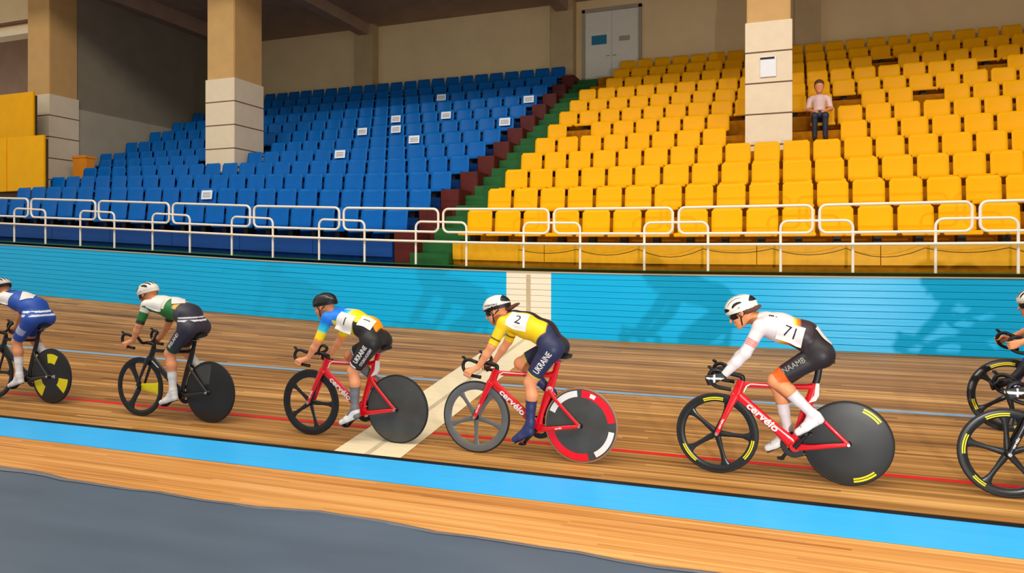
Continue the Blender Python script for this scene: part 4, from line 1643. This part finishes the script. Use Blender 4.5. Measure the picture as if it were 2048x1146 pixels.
def suit_two(v, n, p, t):
    c = base(len(v), C(240, 196, 6))
    navy, blk = C(38, 44, 78), C(30, 30, 40)
    x, y, z = v.T
    torso = isp(np.isin(p, ['torso', 'pelvis', 'neck']))
    c = put(c, AND(torso, np.maximum(.172 - np.hypot(x + .29, z - 1.0), -.215 - x)), navy)
    c = put(c, AND(torso, .058 + .02 * smooth(-x, .05, .3) - np.abs(y) + .3 * np.minimum(0, backness(n) - .2)), blk)
    th = isp(starts(p, 'thigh'))
    c = put(c, th, navy)
    c = put(c, AND(th, (t - .762) * .37), C(232, 206, 40))
    ua = isp(starts(p, 'uarm'))
    c = put(c, AND(ua, .007 - np.abs(t - .69) * .22), C(60, 48, 14), .004)
    c = put(c, isp(p == 'neck'), blk)
    return c


def suit_one(v, n, p, t):
    blue, cyan, yel, org, blk = C(6, 120, 226), C(20, 190, 220), C(240, 216, 6), C(244, 152, 8), C(32, 30, 32)
    x, y, z = v.T
    c = mixc(blue, cyan, smooth(-x, -.08, .0))
    c = c * (1 - smooth(-x, -.01, .05)[:, None]) + yel[None] * smooth(-x, -.01, .05)[:, None]
    c = c * (1 - smooth(-x, .14, .27)[:, None]) + org[None] * smooth(-x, .14, .27)[:, None]
    torso = isp(np.isin(p, ['torso', 'pelvis']))
    c = put(c, AND(AND(torso, (-.25 - n[:, 2]) * .1), .12 - x), yel)
    c = put(c, AND(AND(torso, .05 - np.abs(y)), AND(x + .02, .07 - x)), C(190, 205, 220))
    side = AND(AND(torso, (.55 - backness(n)) * .1), -.085 - x)
    c = put(c, side, blk)
    c = put(c, AND(torso, AND(np.abs(y) - .085, -.14 - x)), blk)
    c = put(c, AND(torso, -.31 - x), blk)
    th = isp(starts(p, 'thigh'))
    c = put(c, th, blk)
    c = put(c, AND(AND(th, .007 - np.abs(t - .795) * .37), n[:, 0] + .3), C(236, 234, 232), .003)
    ua = starts(p, 'uarm')
    cu = mixc(blue, cyan, smooth(t, .15, .5))
    f1 = smooth(t, .5, .66)[:, None]
    cu = cu * (1 - f1) + yel[None] * f1
    f2 = smooth(t, .82, .95)[:, None]
    cu = cu * (1 - f2) + org[None] * f2
    c[ua] = cu[ua]
    return c


def suit_white(v, n, p, t):
    wht, org, blk, yel = C(218, 209, 210), C(240, 110, 16), C(34, 28, 32), C(228, 196, 30)
    x, y, z = v.T
    c = base(len(v), wht)
    tb = np.isin(p, ['torso', 'pelvis'])
    torso = isp(tb)
    s_ = smooth(-x, -.06, .14)
    g = mixc(yel, org, smooth(s_, .2, .6))
    g = g * (1 - smooth(s_, .6, .95)[:, None]) + blk[None] * smooth(s_, .6, .95)[:, None]
    g = wht[None] * (1 - smooth(s_, .05, .25)[:, None]) + g * smooth(s_, .05, .25)[:, None]
    wl = smooth(-n[:, 2], .05, .25) * tb
    c = c * (1 - wl[:, None]) + g * wl[:, None]
    s2 = smooth(-x, .07, .19)
    g2 = mixc(wht, yel, smooth(s2, 0, .3)); f = smooth(s2, .25, .6)[:, None]
    g2 = g2 * (1 - f) + org[None] * f
    wu = smooth(backness(n), .5, .65) * tb
    c = c * (1 - wu[:, None]) + g2 * wu[:, None]
    c = put(c, AND(torso, -.15 - x), C(56, 40, 46))
    c = put(c, AND(torso, -.24 - x), blk)
    c = put(c, AND(isp(p == 'pelvis'), -.2 - x), blk)
    th = isp(starts(p, 'thigh'))
    c = put(c, th, blk)
    c = put(c, AND(th, (t - .77) * .41), C(250, 92, 6))
    ua = isp(starts(p, 'uarm'))
    for tc_ in (.52, .58, .64, .70):
        c = put(c, AND(AND(ua, .005 - np.abs(t - tc_) * .24), (n[:, 1] - .45) * .05), C(232, 92, 80), .004)
    return c


def suit_green(v, n, p, t):
    wht, grn, drk = C(226, 218, 204), C(30, 110, 50), C(48, 46, 62)
    x = v[:, 0]
    c = base(len(v), wht)
    torso = np.isin(p, ['torso', 'pelvis'])
    c[torso & (n[:, 2] < .05)] = grn
    c[torso & (x < -.02)] = grn
    c[torso & (x < -.13)] = C(60, 60, 66)
    c[torso & (x < -.10) & (x > -.15) & (backness(n) > .5)] = C(216, 166, 80)
    c[torso & (x < -.22)] = drk
    st = torso & (backness(n) > -.1) & (x < -.2) & (np.floor((v[:, 2] - 1.1) / .018) % 2 == 0) & (v[:, 2] > 1.1) & (v[:, 2] < 1.15)
    c[st] = C(220, 216, 224)
    th = np.char.startswith(p.astype(str), 'thigh')
    c[th] = drk
    c[th & (t > .68)] = C(28, 66, 50)
    ua = np.char.startswith(p.astype(str), 'uarm')
    c[ua & (t > .35)] = grn
    c[ua & (t > .78)] = C(34, 48, 36)
    return c


def suit_blue(v, n, p, t):
    blu = C(34, 78, 170)
    c = base(len(v), blu)
    x = v[:, 0]
    torso = np.isin(p, ['torso', 'pelvis'])
    st = torso & (x < -.22) & (v[:, 2] > 1.06) & (v[:, 2] < 1.14) & (np.floor((v[:, 2] - 1.06) / .022) % 2 == 0)
    c[st] = C(228, 228, 240)
    c[torso & (x > .12)] = C(30, 50, 110)
    th = np.char.startswith(p.astype(str), 'thigh')
    c[th & (t > .35) & (t < .6) & (n[:, 1] * np.sign(v[:, 1]) > .5)] = C(168, 176, 206)
    return c


def suit_plain(main, arm, leg):
    def f(v, n, p, t):
        c = base(len(v), main)
        s = p.astype(str)
        c[np.char.startswith(s, 'uarm') | np.char.startswith(s, 'farm')] = arm
        c[np.char.startswith(s, 'thigh') | (p == 'pelvis')] = leg
        return c
    return f


J2 = dict(spine=[(-.262, 1.02, .097, 1.28), (-.16, 1.135, .105, 1.38), (.0, 1.197, .108, 1.38), (.105, 1.225, .10, 1.45)],
          hip=(-.262, .092, 1.005), knee=(-.058, .098, .70), ankle=(-.066, .1, .345), heel=(-.108, .1, .244), toe=(.10, .1, .145),
          shoulder=(.165, .165, 1.225), elbow=(.262, .205, 1.02), wrist=(.395, .2, .828), grip=(.492, .2, .760), gripdir=(-.93, 0, -.37),
          head=(.30, 0, 1.32), pitch=18,
          kneeR=(.105, -.1, .835), ankleR=(-.20, -.1, .585), heelR=(-.285, -.1, .525), toeR=(-.12, -.1, .355))
J1 = dict(spine=[(-.272, .99, .097, 1.28), (-.18, 1.105, .105, 1.38), (.0, 1.168, .108, 1.38), (.12, 1.2, .10, 1.45)],
          hip=(-.27, .092, .978), knee=(-.06, .098, .69), ankle=(-.085, .1, .335), heel=(-.15, .1, .245), toe=(.085, .1, .145),
          shoulder=(.185, .165, 1.21), elbow=(.265, .21, .985), wrist=(.385, .2, .815), grip=(.492, .2, .760), gripdir=(-.93, 0, -.37),
          head=(.335, 0, 1.305), pitch=14,
          kneeR=(.105, -.1, .815), ankleR=(-.20, -.1, .575), heelR=(-.285, -.1, .515), toeR=(-.12, -.1, .345))
J71 = dict(spine=[(-.295, 1.055, .10, 1.28), (-.18, 1.175, .105, 1.38), (.0, 1.228, .108, 1.38), (.095, 1.25, .10, 1.45)],
           hip=(-.30, .092, 1.035), knee=(.045, .105, .815), ankle=(-.24, .1, .565), heel=(-.335, .1, .513), toe=(-.118, .1, .372),
           kneeR=(.035, -.1, .75), ankleR=(-.055, -.1, .385), heelR=(-.10, -.1, .285), toeR=(.12, -.1, .182),
           shoulder=(.15, .165, 1.245), elbow=(.262, .205, 1.035), wrist=(.432, .2, .845), grip=(.537, .2, .808), gripdir=(-.30, 0, -.95),
           head=(.305, 0, 1.345), pitch=26)
JG = dict(spine=[(-.29, 1.04, .098, 1.28), (-.2, 1.165, .108, 1.38), (.0, 1.232, .11, 1.38), (.155, 1.265, .10, 1.45)],
          hip=(-.285, .092, 1.025), knee=(-.03, .1, .745), ankle=(-.08, .1, .345), heel=(-.145, .1, .235), toe=(.105, .1, .165),
          shoulder=(.225, .165, 1.27), elbow=(.285, .21, 1.06), wrist=(.385, .2, .885), grip=(.492, .2, .820), gripdir=(-.93, 0, -.37),
          head=(.385, 0, 1.375), pitch=20, pitchR=-25)
JC = dict(spine=[(-.30, 1.02, .104, 1.28), (-.16, 1.10, .105, 1.38), (.0, 1.14, .108, 1.38), (.115, 1.15, .10, 1.45)],
          hip=(-.285, .092, 1.005), knee=(.02, .098, .755), ankle=(-.09, .1, .40), heel=(-.15, .1, .305), toe=(.085, .1, .215),
          shoulder=(.18, .165, 1.15), elbow=(.24, .23, .93), wrist=(.41, .2, .86), grip=(.53, .2, .815), gripdir=(-.30, 0, -.95),
          head=(.315, 0, 1.17), pitch=6, pitchR=-15)

RED_ARCS = ((60, 95), (180, 215), (300, 335))
BUNCH = [
    dict(X=-2.205, Y=6.32, J=J2, crank=-48, frame='red_frame', word='cervélo', emblem=True, stay_word='cervélo', post='frame', saddle=.935,
         bike_label='glossy red track bicycle with grey front wheel and red and white edged rear disc',
         front=dict(m='carbon_grey', rot=90 + 36, rin=.25), rear=dict(m='disc_grey', tyre='tyre_tan', decals=(
             ('decal_white', .252, .306, 22, 84), ('decal_red', .248, .312, 92, 172), ('decal_white', .255, .304, 188, 242), ('decal_red', .248, .312, 256, 345), ('decal_white', .262, .298, 108, 118))),
         suit=suit_two, hem=.79, sleeve=.92, helmet='aero', hair='ponytail', shoe='shoe_navy', overshoe=True, sock=(.45, C(44, 50, 92)),
         rider_label='cyclist number 2 in yellow and navy skinsuit with white helmet',
         bibs=[dict(c=(.035, .14, 1.245), n=(0, .80, .6), x=(-1, 0, -.14), w=.175, h=.165, t='2', s=.12, line='- - -')],
         texts=[dict(t='UKRAINE', s=.078, c=(-.19, .12, .89), n=(-.28, .96, .05), x=(-.56, -.1, .81), b=.0015, w=.225)]),
    dict(X=-4.05, Y=6.35, J=J1, crank=-48, frame='red_frame', word='cervélo', white_panel=True, post='white', saddle=.92,
         bike_label='red track bicycle with black front wheel and grey rear disc on the finish line',
         front=dict(m='carbon', rot=90 + 20, rin=.25), rear=dict(m='disc_grey'),
         suit=suit_one, hem=.83, sleeve=.96, helmet='black', glasses=False, sock=(.42, C(112, 112, 116)),
         rider_label='cyclist number 1 in blue, yellow and orange jersey with black shorts and black helmet',
         bibs=[dict(c=(-.005, .14, 1.165), n=(0, .84, .54), x=(-.97, 0, -.25), w=.165, h=.175, t='1', s=.11, line='- - -'),
               dict(c=(-.195, .075, 1.14), n=(-.42, .50, .76), x=(0, -1, .5), w=.14, h=.15, t='1', s=.10)],
         texts=[dict(t='UKRAINE', s=.064, c=(-.165, .12, .87), n=(-.42, .9, 0), x=(-.52, -.2, .83), b=.002, w=.20),
                dict(t='CYCLING ACADEMY', s=.038, c=(-.215, .10, .842), n=(-.42, .9, 0), x=(-.52, -.2, .83), b=.0012, w=.21)]),
    dict(X=-.053, Y=6.40, J=J71, crank=128, frame='red_frame', word='cervélo', white_panel=True, stay_word='', saddle=.975,
         bike_label='red track bicycle with yellow marked black wheels, ridden by the rider in white',
         front=dict(m='carbon', rot=-105, arcs=((68, 100), (188, 222), (305, 338))), rear=dict(m='disc', decals=(
             ('decal_yellow', .272, .285, 112, 142), ('decal_yellow', .292, .306, 112, 142), ('decal_yellow', .272, .285, 228, 262), ('decal_yellow', .292, .306, 228, 262))),
         suit=suit_white, hem=.95, long=True, helmet='striped', hair='short', sock=(.42, C(220, 208, 208)), glove=C(30, 30, 32), skin=C(226, 148, 98),
         rider_label='cyclist number 71 in white long-sleeved top and black shorts with white helmet',
         bibs=[dict(c=(-.075, .14, 1.195), n=(0, .86, .5), x=(-.95, 0, -.3), w=.20, h=.14, t='71', s=.115),
               dict(c=(-.315, .03, 1.17), n=(-.62, .15, .77), x=(0, 1, 0), w=.13, h=.17)],
         texts=[dict(t='NAAMB', s=.06, c=(-.10, .12, .945), n=(0, 1, .1), x=(-.84, 0, .54), b=0, w=.19, m='disc_pale'),
                dict(t='m .', s=.05, c=(.055, .10, 1.33), n=(0, .5, .86), x=(-1, .1, -.1), b=.003, m='black')]),
    dict(X=-6.385, Y=6.40, J=JG, crank=-38, frame='black_frame', bars=True, bar_dz=.06, saddle=.94,
         bike_label='black track bicycle with a yellow blade in its three-spoke front wheel and black rear disc',
         front=dict(m='carbon', n=3, special='tri', rot=62, rin=.268), rear=dict(m='disc', decals=(('disc_grey', .09, .30, 50, 96),)),
         suit=suit_green, hem=.86, sleeve=.95, helmet='white', glasses=True, h=.008, sock=(.48, C(220, 214, 208)),
         rider_label='cyclist in white and green jersey with dark shorts and white vented helmet',
         bibs=[dict(c=(.10, .14, 1.275), n=(0, .8, .6), x=(-1, 0, -.1), w=.17, h=.14, line='- - -'),
               dict(c=(-.085, .03, 1.31), n=(-.3, .3, .9), x=(-.7, .7, -.2), w=.16, h=.14)],
         texts=[dict(t='IRELAND', s=.05, c=(-.135, .12, .90), n=(-.4, .9, 0), x=(-.6, -.2, .80), b=.001, w=.20)]),
    dict(X=-8.91, Y=6.50, J=JG, crank=-38, frame='black_frame', bar_dz=.06, saddle=.94,
         bike_label='black track bicycle with yellow leaf marks on its rear disc, cut by the left edge',
         front=dict(m='carbon', n=3, rot=60, rin=.268), rear=dict(m='disc', decals=(('decal_yellow', .16, .27, 78, 118), ('decal_yellow', .15, .29, 185, 222), ('decal_yellow', .15, .29, 300, 345), ('disc_pale', .03, .09, 165, 195))),
         suit=suit_blue, hem=.86, sleeve=.95, helmet='grey', glasses=True, h=.009, sock=(.45, C(236, 230, 228)),
         rider_label='cyclist in blue skinsuit with white number, cut by the left edge of the photo',
         bibs=[dict(c=(.10, .14, 1.275), n=(0, .8, .6), x=(-1, 0, -.1), w=.18, h=.15),
               dict(c=(-.13, .03, 1.30), n=(-.3, .2, .93), x=(-.7, .7, -.2), w=.2, h=.14)]),
    dict(X=2.04, Y=6.46, J=J71, crank=60, frame='black_frame', word='cervélo', saddle=.975,
         bike_label='black track bicycle with yellow marked five-spoke wheel, nearest at the right edge',
         front=dict(m='carbon', rot=-130, arcs=((60, 92), (-5, 25), (300, 320))), rear=dict(m='disc'),
         suit=suit_plain(C(40, 40, 46), C(34, 34, 40), C(28, 28, 30)), hem=.85, long=True, helmet='white', hair='short', h=.009, glove=C(30, 30, 32),
         rider_label='cyclist in dark kit and black gloves, cut off nearest at the right edge'),
    dict(X=2.40, Y=7.95, J=JC, crank=10, frame='blue_frame', word='cervélo', saddle=.94,
         bike_label='blue track bicycle higher on the banking, its five-spoke wheel behind the black one',
         front=dict(m='carbon', rot=40, arcs=((60, 100), (225, 262), (330, 350))), rear=dict(m='disc'),
         suit=suit_plain(C(48, 40, 90), C(120, 24, 70), C(30, 32, 60)), hem=.82, sleeve=.95, helmet='white', h=.009,
         rider_label='crouched cyclist with white helmet at the right edge, higher on the banking'),
]
for cfg in BUNCH:
    # the right leg of the borrowed pose must meet its own pedal
    if cfg['J'] is J71 and cfg['crank'] != 128:
        J = dict(J71, head=(.255, 0, 1.30)); ca = math.radians(cfg['crank'])
        for k_ in ('kneeR', 'ankleR', 'heelR', 'toeR'): J.pop(k_)
        bx, bz = BBP[0] + .168 * math.cos(ca), BBP[2] + .168 * math.sin(ca) + .014
        J.update(toe=(bx + .08, .1, bz - .03), heel=(bx - .155, .1, bz + .055), ankle=(bx - .075, .1, bz + .13))
        J['knee'] = tuple(ik(J['hip'], J['ankle'], .42, .38, (1, .05, .25)))
        cfg['J'] = J
    if cfg['J'] is JC:
        J = dict(JC); ca = math.radians(cfg['crank'])
        bx, bz = BBP[0] + .168 * math.cos(ca), BBP[2] + .168 * math.sin(ca) + .014
        J.update(toe=(bx + .08, .1, bz - .03), heel=(bx - .155, .1, bz + .055), ankle=(bx - .075, .1, bz + .13))
        J['knee'] = tuple(ik(J['hip'], J['ankle'], .40, .38, (1, .05, .25)))
        cfg['J'] = J
    bicycle(cfg)
    rider(cfg)


# ================================================================== THE SPECTATOR
def spectator():
    x, k = .62, 5
    zs = step_z(x, k)
    y = ROWY[k] - .26
    root = empty('person', (x, y, zs))
    tag(root, 'spectator in pale top and dark trousers sitting beside the column among the yellow seats', 'person')
    P = []

    def cap(a, b, ra, rb, part, k_=.03, ys=1.0):
        P.append(dict(a=a, b=b, ra=ra, rb=rb, part=part, k=k_, ys=ys))
    cap((0, 0, .30), (0, .03, .45), .12, .11, 'pelvis', .04)
    cap((0, .03, .45), (0, .05, .70), .11, .12, 'torso', .04)
    cap((-.13, .05, .74), (.13, .05, .74), .06, .06, 'torso', .04)
    cap((0, .04, .78), (0, .03, .88), .05, .05, 'neck', .02)
    cap((0, .03, .94), (0, .02, 1.0), .085, .088, 'head', .02)
    cap((0, -.02, .89), (0, -.035, .87), .05, .04, 'head', .03)
    cap((0, -.085, .95), (0, -.09, .93), .01, .014, 'head', .01)
    for s_ in (1, -1):
        cap((s_ * .08, .0, .28), (s_ * .10, -.40, .30), .08, .06, 'leg', .03)
        cap((s_ * .10, -.40, .29), (s_ * .10, -.36, -.12), .055, .04, 'leg', .03)
        cap((s_ * .10, -.36, -.14), (s_ * .11, -.52, -.17), .035, .03, 'foot', .02)
        cap((s_ * .18, .05, .72), (s_ * .22, -.03, .50), .05, .042, 'sleeve', .02)
        cap((s_ * .22, -.03, .50), (s_ * .09, -.22, .42), .04, .03, 'arm', .02)
        for i in range(4):
            cap((s_ * (.085 - .012 * i), -.23, .42), (s_ * (.07 - .014 * i), -.30, .385), .013, .009, 'arm', .006)
        cap((s_ * .06, -.22, .43), (s_ * .03, -.25, .43), .012, .009, 'arm', .006)
    V, Q = sdf_surface(P, .012)
    V[:, 2] = np.maximum(V[:, 2], -.475)
    parts, tt = classify(P, V)
    N_ = normals_of(V, Q)
    body = dyed('body', V, Q, np.tile(SKIN, (len(V), 1)), M['skin'], root)
    shell('top', V, Q, N_, parts, tt, {}, {'torso': (0, 1), 'sleeve': (0, 1)}, .008, lambda v, n, p, t: np.tile(C(232, 200, 196), (len(v), 1)), M['cloth'], root)
    shell('trousers', V, Q, N_, parts, tt, {}, {'pelvis': (0, 1), 'leg': (0, 1)}, .008, lambda v, n, p, t: np.tile(C(40, 44, 66), (len(v), 1)), M['cloth'], root)
    shell('shoes', V, Q, N_, parts, tt, {}, {'foot': (0, 1)}, .008, lambda v, n, p, t: np.tile(C(40, 36, 36), (len(v), 1)), M['cloth'], root)
    hp = [dict(a=(0, .06, .985), b=(0, .04, 1.04), ra=.098, rb=.098, part='h', k=.02), dict(a=(0, .09, .98), b=(0, .11, .86), ra=.06, rb=.04, part='h', k=.03)]
    V2, Q2 = sdf_surface(hp, .012)
    add('hair', mesh_from('hair', V2, Q2), M['hair_brown'], root)


spectator()
